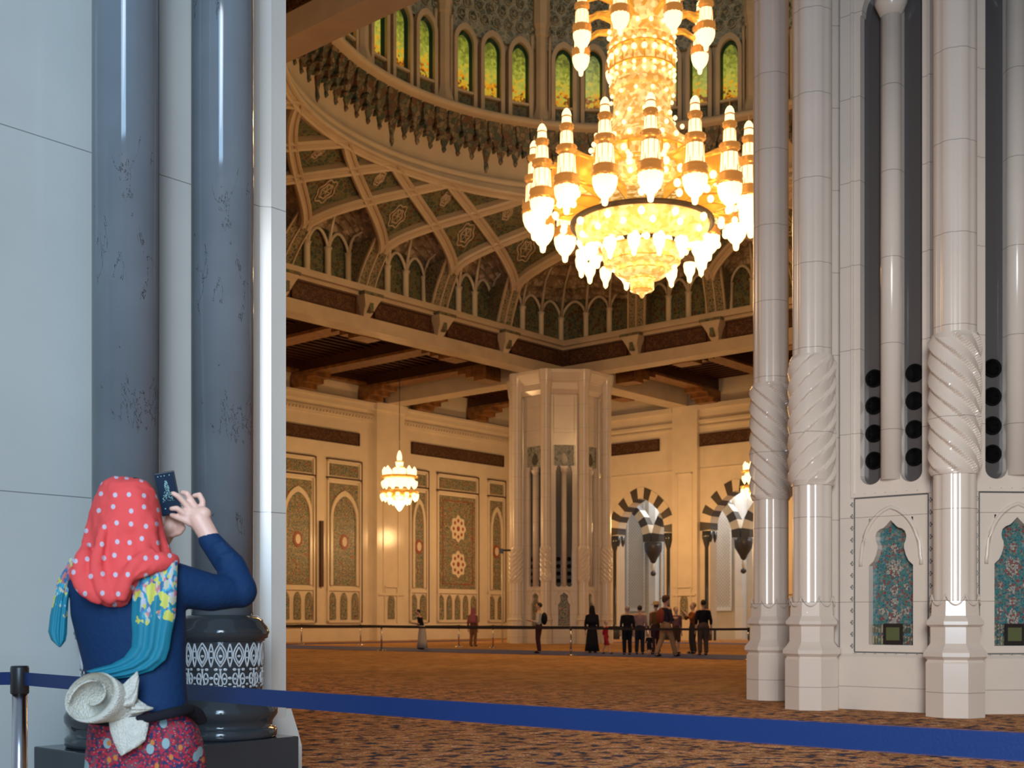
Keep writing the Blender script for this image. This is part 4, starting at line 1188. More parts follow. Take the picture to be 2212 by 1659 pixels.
gb.lathe([(.45, 12.02), (.70, 12.05), (.84, 12.16), (.88, 12.34)], 36)
gb.lathe([(.18, 11.55), (.33, 11.60), (.38, 11.70), (.38, 12.04)], 24)
gb.lathe([(.02, 11.38), (.06, 11.42), (.10, 11.50), (.18, 11.55)], 16)
gb.build('crystal_bowls', M_crys2, CH)
gr = MB()
for r, z in ((1.26, 12.90), (.89, 12.36), (.86, 12.20), (1.20, 12.48), (.39, 11.98), (.36, 11.64)): gr.lathe([(r - .02, z - .025), (r + .015, z), (r - .02, z + .025)], 40, cap=False)
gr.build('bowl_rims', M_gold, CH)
tt = MB()
for k in range(20):
    t_ = 2 * pi * k / 20; e = Vector((sin(t_), -cos(t_), 0)); tg = Vector((cos(t_), sin(t_), 0))
    tt.extrude([e * 1.25 + tg * .15 + Vector((0, 0, 12.93)), e * 1.25 - tg * .15 + Vector((0, 0, 12.93)), e * 1.3 + Vector((0, 0, 13.22))], e * .03)
tt.build('crystal_teeth', M_glow, CH)

def small_chandelier(label, loc):
    root = thing('small_chandelier', label, 'chandelier', loc, 0, 'small chandeliers of the aisles')
    # origin at the bottom finial, 3.05 m tall
    g = MB()
    g.lathe([(.02, 0), (.08, .05), (.20, .22), (.32, .40), (.36, .52)], 16)
    g.lathe([(.75, 1.30), (.80, 1.50), (.7, 1.62)], 20); g.lathe([(.30, 1.62), (.34, 2.1), (.22, 2.15)], 12); g.lathe([(.17, 2.2), (.2, 2.42)], 10); g.lathe([(.02, 3.0), (.08, 2.9), (.13, 2.7), (.12, 2.5)][::-1], 10)
    g.build('crystal_stem', M_glow, root)
    lp = MB().lathe([(.01, -.14), (.09, 0), (.11, .12), (.10, .22)], 8).build('lamp_cup', M_glow, root); lp.location = (0, 0, .3)
    for r, z, n in ((.86, .62, 12), (.80, 1.25, 12), (.5, .45, 8)):
        for k in range(n):
            t_ = 2 * pi * k / n; c = (r * cos(t_), r * sin(t_), z)
            o = lp.copy(); COL.objects.link(o); o.parent = root; o.location = c
    for k in range(8):
        l = MB(); t_ = 2 * pi * k / 8; l.lathe([(.10, 1.75), (.12, 2.0), (.07, 2.12), (.01, 2.2)], 8, (.74 * cos(t_), .74 * sin(t_), 0))
        l.build('lamp_tower', M_glow, root)
    h = MB()
    h.lathe([(.36, .5), (.95, .88), (.98, .98), (.6, 1.05)], 24); h.lathe([(.7, 1.6), (.92, 1.66), (.92, 1.74), (.3, 1.75)], 24); h.lathe([(.22, 2.14), (.28, 2.17), (.18, 2.22)], 12); h.lathe([(.2, 2.42), (.22, 2.46), (.12, 2.5)], 12)
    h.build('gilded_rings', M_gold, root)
    MB().tube([(0, 0, 3.0), (0, 0, 14.5 - loc[2])], .018, 6).build('cord', M_dark, root)
    return root
q = HW(41.9, 43.4); small_chandelier('small glowing chandelier hanging on a cord in the left aisle', (q.x, q.y, 6.55))
k_ = (1642 - CX) / FPX; Yc = 60.0
small_chandelier('small glowing chandelier beside the right pier in front of striped arch', (k_ * Yc, Yc, 6.8))
k_ = (1439 - CX) / FPX; Yc = 80.0
# ================================================================== walkway mats, barriers
o = MB().box(31.3, 35.2, -5, 48.6, 0, .012).build('walkway_mat', M_mat, rotz=PSI); tag(o, 'long dark blue carpet runner crossing the hall under the tourists', 'carpet runner')
o = MB().box(46.0, 48.9, 38.9, 40.4, 0, .012).build('walkway_mat', M_mat, rotz=PSI) if False else MB().box(50.2, 52.6, -5, 37, 0, .012).build('walkway_mat', M_mat, rotz=PSI)
tag(o, 'pale blue runner in front of the striped arches', 'carpet runner')
o = MB().box(35.3, 50, 44.5, 46.2, 0, .012).build('walkway_mat', M_mat, rotz=PSI); tag(o, 'pale blue runner along the foot of the left panelled wall', 'carpet runner')
def post(label, x, y, z=1.0, detail=False, group=None):
    root = thing('barrier_post', label, 'barrier post', (x, y, 0), 0, group or 'barrier posts')
    sg = 28 if detail else 10
    MB().lathe([(.175, 0), (.175, .012), (.16, .03), (.05, .04), (.04, .05)], sg).build('base', M_steel, root)
    MB().lathe([(.0315, .04), (.0315, z - .10)], sg).build('pole', M_steel, root)
    MB().lathe([(.036, z - .12), (.038, z - .115), (.038, z - .012), (.036, z - .002), (.03, z)], sg).build('belt_head', M_plastic, root)
    return root
post('dark steel barrier post with black head standing at the left edge of the picture', -2.105, 5.18, 1.0, True)
def belt(label, p0, p1, z0, z1, h, sag, mat):
    s = MB(); n = 24; p0 = Vector(p0); p1 = Vector(p1); d = (p1 - p0).normalized(); nn = Vector((-d.y, d.x)) * .0012
    rings = []
    for k in range(n + 1):
        u = k / n; p = p0.lerp(p1, u); z = z0 + (z1 - z0) * u - sag * 4 * u * (1 - u)
        rings.append([(p.x - nn.x, p.y - nn.y, z - h / 2), (p.x + nn.x, p.y + nn.y, z - h / 2), (p.x + nn.x, p.y + nn.y, z + h / 2), (p.x - nn.x, p.y - nn.y, z + h / 2)])
    o = s.loft(rings, 0, False).build('barrier_belt', mat); tag(o, label, 'belt', 'barrier belts')
    return o
e1 = Vector((1.62, 1.72))
belt('wide blue barrier belt running from the near post across the bottom right', (-2.07, 5.15), e1, .945, .965, .055, .012, M_belt)
belt('short blue barrier belt running off the left edge from the near post', (-2.14, 5.20), (-3.6, 5.55), .945, .945, .055, .01, M_belt)
post('barrier post beyond the right edge holding the end of the blue belt', e1.x + .03, e1.y - .03)
fr_posts = [(651, 58.0), (779, 52.5), (824, 45.8), (1233, 41.0)]
names = ['thin far barrier post before the left arched panels', 'thin far barrier post near the wall pilaster', 'thin steel post left of the leaning visitor', 'thin steel post between backpack man and woman in black']
pts_front = []
def apt(a, b): 
    p = HW(a, b); return p
xs_ = [(588 - 60, None)]
def on_a(pxx, a):
    k = (pxx - CX) / FPX; Y = a / (UX * k + UY); return (k * Y, Y)
fl = [(520, 'front barrier post hidden by the grey columns'), (824, 'front barrier post standing left of the leaning visitor'), (1233, 'front barrier post between the man with backpack and the woman in black'), (1617, 'front barrier post touching the right pier base')]
for xx, lb in fl:
    x, y = on_a(xx, 31.5)
    if xx > 560: post(lb, x, y, .95)
for i in range(len(fl) - 1):
    a_ = on_a(fl[i][0], 31.5); b_ = on_a(fl[i + 1][0], 31.5)
    belt(['dark far belt left of the leaning visitor', 'dark far belt behind the leaning visitor and the backpack man', 'dark far belt crossing the group of tourists'][i], a_, b_, .90, .90, .07, .02, M_darkbelt)
bl_ = [(600, 'rear barrier post nearest the grey doorway columns'), (651, 'rear barrier post before the leftmost arched panel'), (779, 'rear barrier post before the wall pilaster'), (991, 'rear barrier post below the rosette panel'), (1065, 'rear barrier post just left of the far pier'), (1400, 'rear barrier post behind the group of tourists')]
for xx, lb in bl_:
    x, y = on_a(xx, 37.5); post(lb, x, y, .95)
for i in range(len(bl_) - 1):
    a_ = on_a(bl_[i][0], 37.5); b_ = on_a(bl_[i + 1][0], 37.5)
    belt('dark rear belt ' + ['ending at the leftmost arched panel', 'below the two arched panels', 'between pilaster and rosette panel', 'just left of the far pier', 'running in front of the far pier'][i], a_, b_, .90, .90, .07, .02, M_darkbelt)
# camera on a slim pole beside the far pier
p = px(1085, 1389, 60)
root = thing('camera_pole', 'slim pole with a black camera arm left of the far pier', 'camera pole', (p.x, p.y, 0))
MB().tube([(0, 0, 0), (0, 0, 4.6)], .04, 8).build('pole', M_cream, root)
MB().tube([(-.1, 0, 4.6), (.42, 0, 4.6)], .045, 8).box(-.14, .06, -.08, .08, 4.45, 4.68).build('camera_arm', M_plastic, root)

# ================================================================== people
M_skin = plain('skin', (.62, .36, .25), .5, noise=.06, nscale=12)
M_hair = {k: plain('hair_' + k, c, .6) for k, c in dict(black=(.015, .01, .008), brown=(.06, .03, .015), grey=(.35, .30, .26), sand=(.35, .22, .12)).items()}
_cl = {}
def cloth(c, r=.85):
    key = (c, r)
    if key not in _cl: _cl[key] = plain('cloth_%d' % len(_cl), c, r, spec=.2)
    return _cl[key]
def person(label, pxx, foot_y, top_y, rot, top, bottom, hair='black', pose='stand', skirt=False, hat=None, bag=None, veil=None, child=False, lean=0.0, arms='down'):
    """figure about 1.7 m; local frame faces -y, then turned by rot"""
    Y = EYE * FPX / (foot_y - HY)
    base = Vector(((pxx - CX) / FPX * Y, Y, .013))
    H = EYE + (HY - top_y) / FPX * Y
    k = H / 1.75
    root = thing('person', label, 'person', base, rot, 'visitors on the far walkway')
    def S(x, y, z): 
        z2 = z * k; yy = y * k
        if lean and z > .95:
            d = (z - .95) * k; yy -= sin(lean) * d; z2 = .95 * k + cos(lean) * d
        return (x * k, yy, z2)
    st = .0
    legs = {'stand': ((-.09, 0, .09), (-.10, .01, .0)), 'walk': ((-.08, -.22, .10), (-.09, .20, .10))}[pose]
    if pose == 'stand': ft = [(-.10, .0), (.11, .03)]
    else: ft = [(-.09, -.28), (.10, .26)]
    hands = {'down': [(-.25, .02, .78), (.25, .02, .80)], 'front': [(-.10, -.30, 1.12), (.10, -.32, 1.14)], 'phone': [(-.08, -.34, 1.42), (.08, -.34, 1.42)], 'hips': [(-.20, -.10, .98), (.22, -.08, .96)]}[arms]
    elb = {'down': [(-.235, .06, 1.10), (.235, .06, 1.10)], 'front': [(-.27, -.02, 1.08), (.27, -.02, 1.08)], 'phone': [(-.26, -.16, 1.20), (.26, -.16, 1.20)], 'hips': [(-.36, .08, 1.12), (.36, .08, 1.12)]}[arms]
    b = MB()
    def cap(mb, p0, r0, p1, r1, sq=1.0): mb.capsule(S(*p0), r0 * k, S(*p1), r1 * k, 10, sq)
    # continuous body
    b.ell(S(0, -.01, 1.635), (.078 * k, .098 * k, .118 * k), 14, 9)
    b.ell(S(0, -.105, 1.62), (.016 * k, .02 * k, .022 * k), 8, 5)
    for sx in (-1, 1): b.ell(S(.078 * sx, 0, 1.625), (.014 * k, .024 * k, .032 * k), 8, 5)
    b.ell(S(0, -.075, 1.555), (.04 * k, .03 * k, .03 * k), 8, 5)
    cap(b, (0, 0, 1.40), .058, (0, -.005, 1.56), .052)
    cap(b, (0, 0, 1.02), .14, (0, 0, 1.30), .15, .68)
    for s_, (fx, fy) in zip((0, 1), ft):
        sx = -1 if s_ == 0 else 1
        kn = ((.09 * sx + fx) / 2, fy * .45 - .04, .50)
        cap(b, (.09 * sx, 0, .92), .09, kn, .06); cap(b, kn, .06, (fx, fy, .10), .042); cap(b, (fx, fy, .05), .042, (fx, fy - .15, .04), .035)
        sh = (.185 * sx, 0, 1.40)
        cap(b, (.08 * sx, 0, 1.40), .07, sh, .06); cap(b, sh, .052, elb[s_], .04); cap(b, elb[s_], .04, hands[s_], .03)
        h_ = hands[s_]; dv = (Vector(h_) - Vector(elb[s_])).normalized()
        e2 = Vector(h_) + dv * .09; cap(b, h_, .028, tuple(e2), .024)
        for q in range(4): 
            f0 = Vector(h_) + dv * .08 + Vector((.016 * (q - 1.5), 0, 0)); cap(b, tuple(f0), .011, tuple(f0 + dv * .07 + Vector((0, -.01, 0))), .009)
        cap(b, tuple(Vector(h_) + dv * .03), .012, tuple(Vector(h_) + dv * .07 + Vector((-.035 * sx, -.01, 0))), .010)
    remesh(b.build('body', M_skin, root), .014 * k, 2)
    # clothes
    t = MB()
    cap(t, (0, 0, .98), .150, (0, 0, 1.28), .165, .70); cap(t, (-.13, 0, 1.375), .085, (.13, 0, 1.375), .085)
    for s_ in (0, 1):
        sx = -1 if s_ == 0 else 1
        cap(t, (.175 * sx, 0, 1.385), .070, elb[s_], .055)
        eh = Vector(elb[s_]).lerp(Vector(hands[s_]), .75 if veil else .35); cap(t, elb[s_], .055, tuple(eh), .045)
    remesh(t.build('shirt', cloth(top), root), .02 * k, 2)
    u = MB()
    if skirt:
        rings = []
        for z, r in ((.06, .27), (.35, .235), (.7, .20), (.95, .165), (1.05, .145)):
            rings.append([S(r * cos(q) * (1 + .05 * cos(9 * q) * (1.1 - z)), r * .85 * sin(q) * (1 + .05 * cos(9 * q) * (1.1 - z)), z) for q in [2 * pi * i / 36 for i in range(36)]])
        u.loft(rings); u.build('skirt', cloth(bottom), root)
    else:
        cap(u, (0, .01, .93), .150, (0, 0, 1.00), .148, .8)
        for s_, (fx, fy) in zip((0, 1), ft):
            sx = -1 if s_ == 0 else 1
            kn = ((.09 * sx + fx) / 2, fy * .45 - .04, .50)
            cap(u, (.085 * sx, 0, .90), .115, kn, .082)
            if not child: cap(u, kn, .082, (fx, fy, .12), .07)
        remesh(u.build('trousers', cloth(bottom), root), .018 * k, 2)
    sh_ = MB()
    for fx, fy in ft: sh_.ell(S(fx, fy - .07, .04), (.048 * k, .13 * k, .042 * k), 10, 5)
    sh_.build('shoes', cloth((.02, .015, .015)), root)
    if veil:
        v = MB(); rings = []
        for z, rx, ry, oy in ((1.05, .23, .17, .02), (1.2, .225, .165, .01), (1.36, .20, .14, .0), (1.46, .125, .12, .0), (1.55, .105, .12, .0), (1.64, .098, .122, .005), (1.72, .08, .10, .01), (1.765, .03, .04, .01)):
            rings.append([S(rx * cos(q), ry * sin(q) + oy, z) for q in [2 * pi * i / 20 for i in range(20)]])
        v.loft(rings); v.build('headscarf', cloth(veil), root)
    else:
        hmb = MB(); hmb.ell(S(0, .022, 1.668), (.088 * k, .10 * k, .098 * k), 14, 8)
        hmb.build('hair', M_hair[hair], root)
    if hat:
        hm = MB(); rings = []
        c = S(0, 0, 1.70)
        prof = [(.115, 0), (.112, .05), (.09, .10), (.03, .115)] if hat[0] == 'cap' else [(.20, -.02), (.20, -.01), (.11, 0), (.105, .07), (.085, .10), (.03, .11)]
        hm.lathe([(r * k, z * k) for r, z in prof], 18, c)
        if hat[0] == 'cap': hm.ell((c[0], c[1] + .12 * k, c[2] + .01), (.08 * k, .10 * k, .012), 12, 5)
        hm.build('hat', cloth(hat[1]), root)
    if bag:
        g = MB(); g.ell(S(0, .19, 1.20), (.15 * k, .11 * k, .22 * k), 14, 9)
        g.build('backpack', cloth(bag), root)
    return root
R_ = radians
person('person leaning forward in black top and long pale grey skirt left of the far pier', 912, 1403, 1316, R_(-70), (.012, .012, .018), (.50, .45, .42), 'black', skirt=True, lean=.28, arms='front')
person('person in mauve headscarf and brown dress standing before the rosette panel', 1022, 1397, 1314, R_(150), (.20, .08, .06), (.20, .10, .05), veil=(.32, .10, .14))
person('man in white shirt with black backpack and dark maroon trousers', 1164, 1412, 1303, R_(-100), (.55, .50, .45), (.06, .02, .025), 'black', bag=(.012, .012, .016), arms='front')
person('woman in full black robe and black headscarf beside the child in red', 1279, 1411, 1309, R_(10), (.010, .010, .015), (.010, .010, .015), skirt=True, veil=(.010, .010, .015))
person('small child in a bright red outfit walking', 1309, 1413, 1341, R_(60), (.42, .02, .03), (.40, .02, .03), 'sand', pose='walk', child=True)
person('grey haired person in long black jacket seen from behind', 1355, 1415, 1310, R_(185), (.008, .008, .012), (.008, .01, .015), 'grey')
person('person in dusty mauve shirt and dark trousers seen from behind', 1382, 1414, 1309, R_(170), (.30, .18, .17), (.02, .02, .03), 'black')
person('little child in dark smock standing between the adults', 1402, 1417, 1369, R_(10), (.012, .012, .018), (.015, .015, .02), 'brown', child=True)
person('person in broad straw hat and brown vest left of the tall man', 1417, 1414, 1303, R_(200), (.16, .08, .03), (.05, .02, .025), 'brown', hat=('brim', (.38, .26, .14)))
person('tall man in dark cap and red backpack with khaki trousers mid stride', 1438, 1419, 1291, R_(120), (.03, .025, .04), (.36, .22, .12), 'brown', pose='walk', hat=('cap', (.12, .06, .04)), bag=(.22, .05, .03), arms='front')
person('person in plum shirt and brown shorts behind the tall man', 1460, 1413, 1312, R_(20), (.20, .10, .11), (.08, .04, .03), 'sand', child=True)
person('person in rust orange shirt facing left with raised hands', 1497, 1413, 1303, R_(-80), (.24, .07, .02), (.05, .04, .035), 'sand', arms='phone')
person('dark haired person in black jacket and grey brown trousers nearest the right pier', 1519, 1416, 1297, R_(185), (.008, .008, .012), (.10, .07, .055), 'black')

# ------------------------------------------------------------------ the woman in the foreground
YW = 3.6
def Q(x, y, dy=0.0): return px(x, y, YW + dy)
U1 = YW / FPX            # metres per pixel
WB_ = Q(300, 1337); wbase = Vector((WB_.x, YW, 0))
woman = thing('person', 'woman in navy top and coral polka dot headscarf photographing with her phone', 'person', wbase)
WM = Matrix.Translation(-wbase)
M_skinw = plain('woman_skin', (.72, .42, .32), .5, noise=.05, nscale=20)
M_navy = plain('navy_jersey', (.005, .026, .080), .75, spec=.2, bump=.25, bscale=60)
b = MB()
def capp(mb, x0, y0, r0, x1, y1, r1, d0=0.0, d1=0.0, sg=14, sq=1.0): mb.capsule(Q(x0, y0, d0), r0 * U1, Q(x1, y1, d1), r1 * U1, sg, sq)
# head, turned away and up toward the dome
b.ell(Q(280, 1120, .02), (.080, .100, .118), 22, 14)
b.ell(Q(345, 1128, .10), (.018, .02, .02), 8, 6)
b.ell(Q(325, 1172, .08), (.035, .04, .03), 10, 6)
capp(b, 278, 1235, 36, 280, 1165, 40, 0, .0)
capp(b, 270, 1290, 95, 300, 1470, 85, .02, .02, 20, .62)
capp(b, 300, 1560, 100, 310, 1640, 105, .02, .02, 20, .75)
# right arm
capp(b, 375, 1262, 34, 512, 1276, 24, .0, .12)
capp(b, 512, 1276, 24, 458, 1168, 21, .12, .16)
# right hand: palm, four fingers, thumb
capp(b, 455, 1165, 22, 430, 1122, 24, .16, .16, 14)
capp(b, 440, 1110, 17, 408, 1112, 14, .16, .155)
capp(b, 425, 1125, 18, 396, 1118, 10, .16, .15)
def finger(pts, r0, r1, dd):
    for i in range(len(pts) - 1):
        n = len(pts) - 1
        ra = r0 + (r1 - r0) * i / n; rb = r0 + (r1 - r0) * (i + 1) / n
        capp(b, pts[i][0], pts[i][1], ra, pts[i + 1][0], pts[i + 1][1], rb, dd[i], dd[i + 1], 10)
finger([(418, 1110), (400, 1088), (385, 1072), (374, 1066)], 8.5, 6.0, [.155, .145, .135, .13])
finger([(426, 1104), (414, 1082), (404, 1066), (395, 1064)], 8.5, 6.2, [.165, .16, .155, .16])
finger([(436, 1102), (438, 1084), (431, 1069), (420, 1071)], 8.0, 6.0, [.17, .175, .18, .185])
finger([(410, 1118), (396, 1108), (382, 1098), (371, 1099)], 8.0, 6.0, [.15, .14, .132, .13])
finger([(412, 1130), (396, 1122), (382, 1117), (372, 1113)], 9.0, 6.8, [.15, .145, .145, .15])
# left arm, reaching forward on the far side, and left hand under the phone
capp(b, 190, 1270, 28, 215, 1330, 22, .03, .22)
capp(b, 215, 1330, 20, 345, 1175, 20, .22, .26)
capp(b, 345, 1175, 20, 368, 1138, 19, .26, .20)
finger([(372, 1140), (382, 1128), (388, 1116)], 8, 6.5, [.20, .19, .18])
finger([(366, 1135), (372, 1122), (376, 1110)], 8, 6.5, [.20, .19, .175])
finger([(376, 1150), (388, 1138), (394, 1126)], 8, 6.5, [.20, .19, .18])
finger([(360, 1134), (362, 1118), (364, 1106)], 8, 6.5, [.20, .185, .175])
finger([(372, 1155), (388, 1150), (396, 1140)], 8, 6.5, [.20, .195, .19])
remesh(b.build('body', M_skinw, woman, M=WM), .0036, 5)
# navy top
def srings(rows, depth, dd, n=40, fold=None):
    """rows of (y, xleft, xright); elliptical sections; depth in metres; dd depth offset"""
    out = []
    for i, row in enumerate(rows):
        y, xl, xr = row[:3]; dp = row[3] if len(row) > 3 else depth; off = row[4] if len(row) > 4 else dd
        c = (xl + xr) / 2; hw = (xr - xl) / 2; ring = []
        for k in range(n):
            q = 2 * pi * k / n
            f = 1 + (fold(q, y) if fold else 0)
            x = c + hw * abs(cos(q)) ** .9 * (1 if cos(q) > 0 else -1) * f
            ring.append(Q(x, y, off + dp * sin(q) * f))
        out.append(ring)
    return out
tp = MB()
tp.loft(srings([(1212, 235, 330, .05), (1222, 205, 360, .065), (1235, 178, 384, .08), (1255, 160, 398, .09), (1290, 150, 400, .105), (1330, 152, 402, .112), (1370, 162, 403, .112), (1410, 172, 402, .108), (1450, 182, 402, .105), (1490, 190, 404, .108), (1520, 192, 407, .112), (1537, 192, 408, .112), (1542, 196, 404, .105)], .1, .0, 44), 0)
capp(tp, 370, 1262, 50, 455, 1280, 42, .0, .06, 20)
capp(tp, 455, 1280, 42, 515, 1278, 36, .06, .12, 20)
capp(tp, 517, 1276, 40, 500, 1225, 34, .12, .14, 20)
capp(tp, 500, 1225, 34, 452, 1166, 25, .14, .16, 20)
capp(tp, 185, 1265, 42, 215, 1330, 32, .02, .22, 16)
capp(tp, 215, 1330, 32, 320, 1205, 24, .22, .26, 16)
# soft gathers on sleeve and back
for (x0, y0, x1, y1, d0, d1, r) in ((462, 1180, 482, 1172, .115, .12, 5), (468, 1190, 492, 1182, .11, .12, 5), (476, 1204, 503, 1196, .10, .11, 5), (482, 1222, 512, 1214, .10, .11, 5), (470, 1250, 512, 1238, .07, .09, 6), (440, 1262, 500, 1262, .01, .06, 6)):
    capp(tp, x0, y0, r, x1, y1, r, d0, d1, 8)
remesh(tp.build('navy_top', M_navy, woman, M=WM), .006, 5)
# patterned trousers
def flat2(nt, tc, sx_=1.0, sz_=1.0):
    sp_ = nt.nodes.new('ShaderNodeSeparateXYZ'); lk(nt, tc.outputs['Object'], sp_.inputs[0])
    cb_ = nt.nodes.new('ShaderNodeCombineXYZ')
    lk(nt, math_node(nt, 'MULTIPLY', math_node(nt, 'ADD', sp_.outputs['X'], math_node(nt, 'MULTIPLY', sp_.outputs['Y'], .35)), sx_), cb_.inputs[0]); lk(nt, math_node(nt, 'MULTIPLY', sp_.outputs['Z'], sz_), cb_.inputs[1])
    return cb_.outputs[0]
mt, nt, bb = nodes('red_printed_cotton')
tc = nt.nodes.new('ShaderNodeTexCoord')
def dots(scale, thr, rnd=1.0):
    v = nt.nodes.new('ShaderNodeTexVoronoi'); v.voronoi_dimensions = '2D'; v.inputs['Scale'].default_value = scale; v.inputs['Randomness'].default_value = rnd
    lk(nt, flat2(nt, tc, 1.0, .75 if scale < 20 else 1.0), v.inputs['Vector'])
    return v, math_node(nt, 'LESS_THAN', v.outputs['Distance'], thr)
n = nt.nodes.new('ShaderNodeTexNoise'); n.inputs['Scale'].default_value = 22; lk(nt, tc.outputs['Object'], n.inputs['Vector'])
r = nt.nodes.new('ShaderNodeValToRGB'); r.color_ramp.interpolation = 'CONSTANT'
while len(r.color_ramp.elements) < 4: r.color_ramp.elements.new(.5)
for i, (p_, c_) in enumerate(((0, (.02, .02, .08)), (.42, (.13, .015, .03)), (.5, (.03, .02, .07)), (.56, (.16, .05, .07)))): r.color_ramp.elements[i].position = p_; r.color_ramp.elements[i].color = (*c_, 1)
lk(nt, n.outputs['Fac'], r.inputs['Fac'])
cur = r.outputs['Color']
for sc_, th_, col_ in ((95, .38, (.42, .012, .03)), (60, .10, (.36, .22, .18)), (15, .17, (.25, .34, .34)), (13, .08, (.50, .16, .03))):
    v, mk = dots(sc_, th_)
    mx = nt.nodes.new('ShaderNodeMixRGB'); lk(nt, mk, mx.inputs['Fac']); lk(nt, cur, mx.inputs['Color1']); mx.inputs['Color2'].default_value = (*col_, 1); cur = mx.outputs['Color']
lk(nt, cur, bb.inputs['Base Color']); bb.inputs['Roughness'].default_value = .85
pn = MB()
pn.loft(srings([(1532, 200, 398, .10), (1545, 196, 412, .11), (1570, 190, 428, .125), (1600, 186, 438, .135), (1650, 180, 444, .14), (1700, 176, 446, .145), (1760, 176, 442, .14)], .1, .0, 40, lambda q, y: .02 * sin(7 * q + y * .02)), 0)
for s_, xk, xf in ((-1, 245, 240), (1, 375, 380)):
    pn.capsule(Q(xk, 1740, .0), .105, Q(xf, 1950, -.02), .082, 18); pn.capsule(Q(xf, 1950, -.02), .080, Q(xf, 2160, .02), .07, 18)
remesh(pn.build('printed_trousers', mt, woman, M=WM), .009, 3)
ft = MB()
for xf in (240, 380): ft.ell((Q(xf, 1337).x, YW + .10, .045), (.05, .13, .045), 14, 7)
ft.build('shoes', cloth((.03, .03, .03)), woman, M=WM)
# coral headscarf with pale dots
mt, nt, bb = nodes('coral_polka_dot'); tc = nt.nodes.new('ShaderNodeTexCoord')
v = nt.nodes.new('ShaderNodeTexVoronoi'); v.voronoi_dimensions = '2D'; v.inputs['Scale'].default_value = 25; v.inputs['Randomness'].default_value = .42
lk(nt, flat2(nt, tc, 1.0, .85), v.inputs['Vector'])
mk = math_node(nt, 'LESS_THAN', v.outputs['Distance'], .155)
mx = nt.nodes.new('ShaderNodeMixRGB'); lk(nt, mk, mx.inputs['Fac']); mx.inputs['Color1'].default_value = (.74, .075, .07, 1); mx.inputs['Color2'].default_value = (.52, .44, .50, 1)
lk(nt, mx.outputs['Color'], bb.inputs['Base Color']); bb.inputs['Roughness'].default_value = .8; bb.inputs['Specular IOR Level'].default_value = .25
hj = MB()
def hfold(q, y):
    t = max(0, min(1, (y - 1110) / 120.0))
    return t * (.10 * sin(6 * q + y * .012) + .06 * sin(11 * q - y * .03)) + .012 * sin(5 * q + y * .02)
hj.loft(srings([(1030, 245, 285, .03, .0), (1034, 230, 304, .055, .0), (1042, 218, 320, .08, .0), (1058, 210, 332, .10, .0), (1080, 202, 341, .115, .0), (1110, 193, 348, .12, .0), (1140, 187, 353, .12, -.005), (1165, 184, 357, .118, -.01), (1190, 180, 362, .115, -.02), (1210, 172, 366, .115, -.03), (1228, 164, 360, .11, -.045), (1245, 161, 330, .095, -.065), (1262, 170, 300, .08, -.08), (1278, 186, 284, .065, -.09), (1292, 203, 278, .05, -.10), (1304, 214, 272, .038, -.105), (1312, 232, 260, .02, -.11)], .1, .0, 72, hfold), 0)
rl = hj
def ctube(mb, pts, rad, d, seg=14, flat=.8):
    path = [Q(x, y, dd) for (x, y), dd in zip(pts, d)]
    # smooth the path
    for _ in range(2):
        np_ = [path[0]]
        for i in range(len(path) - 1): np_ += [path[i] * .75 + path[i + 1] * .25, path[i] * .25 + path[i + 1] * .75]
        path = np_ + [path[-1]]
    n = len(path); m = len(rad)
    rr = []
    for i in range(n):
        u = i / (n - 1) * (m - 1); j = min(int(u), m - 2); rr.append((rad[j] + (rad[j + 1] - rad[j]) * (u - j)) * U1)
    mb.tube(path, rr, seg, 0, flat, up=(0, 1, 0))
ctube(rl, [(215, 1258), (262, 1245), (305, 1228), (345, 1212), (382, 1208)], [10, 19, 22, 22, 10], [-.11, -.14, -.135, -.115, -.05])
ctube(rl, [(186, 1170), (180, 1205), (172, 1240), (184, 1275), (222, 1298)], [6, 15, 18, 17, 10], [-.09, -.13, -.145, -.15, -.14])
ctube(rl, [(226, 1130), (214, 1180), (206, 1230), (222, 1275), (246, 1302)], [4, 11, 15, 15, 9], [-.118, -.138, -.152, -.158, -.148])
ctube(rl, [(336, 1188), (300, 1210), (268, 1250), (258, 1296)], [8, 14, 16, 11], [-.118, -.144, -.156, -.15])
ctube(rl, [(242, 1120), (262, 1170), (290, 1215)], [3, 9, 8], [-.105, -.118, -.12])
ho = remesh(hj.build('coral_headscarf', mt, woman, M=WM), .005, 2)
dp = bpy.data.textures.new('folds', 'CLOUDS'); dp.noise_scale = .07
dm = ho.modifiers.new('disp', 'DISPLACE'); dm.texture = dp; dm.strength = .016; dm.mid_level = .5
hb = MB().ell(Q(290, 1094, .02), (.064, .075, .0865), 22, 10).build('black_headband', cloth((.012, .008, .010)), woman, M=WM)
st = MB(); ctube(st, [(350, 1150), (358, 1172), (366, 1196)], [5, 6, 5], [-.02, -.02, -.02]); st.build('dark_undershirt_collar', cloth((.04, .06, .06)), woman, M=WM)
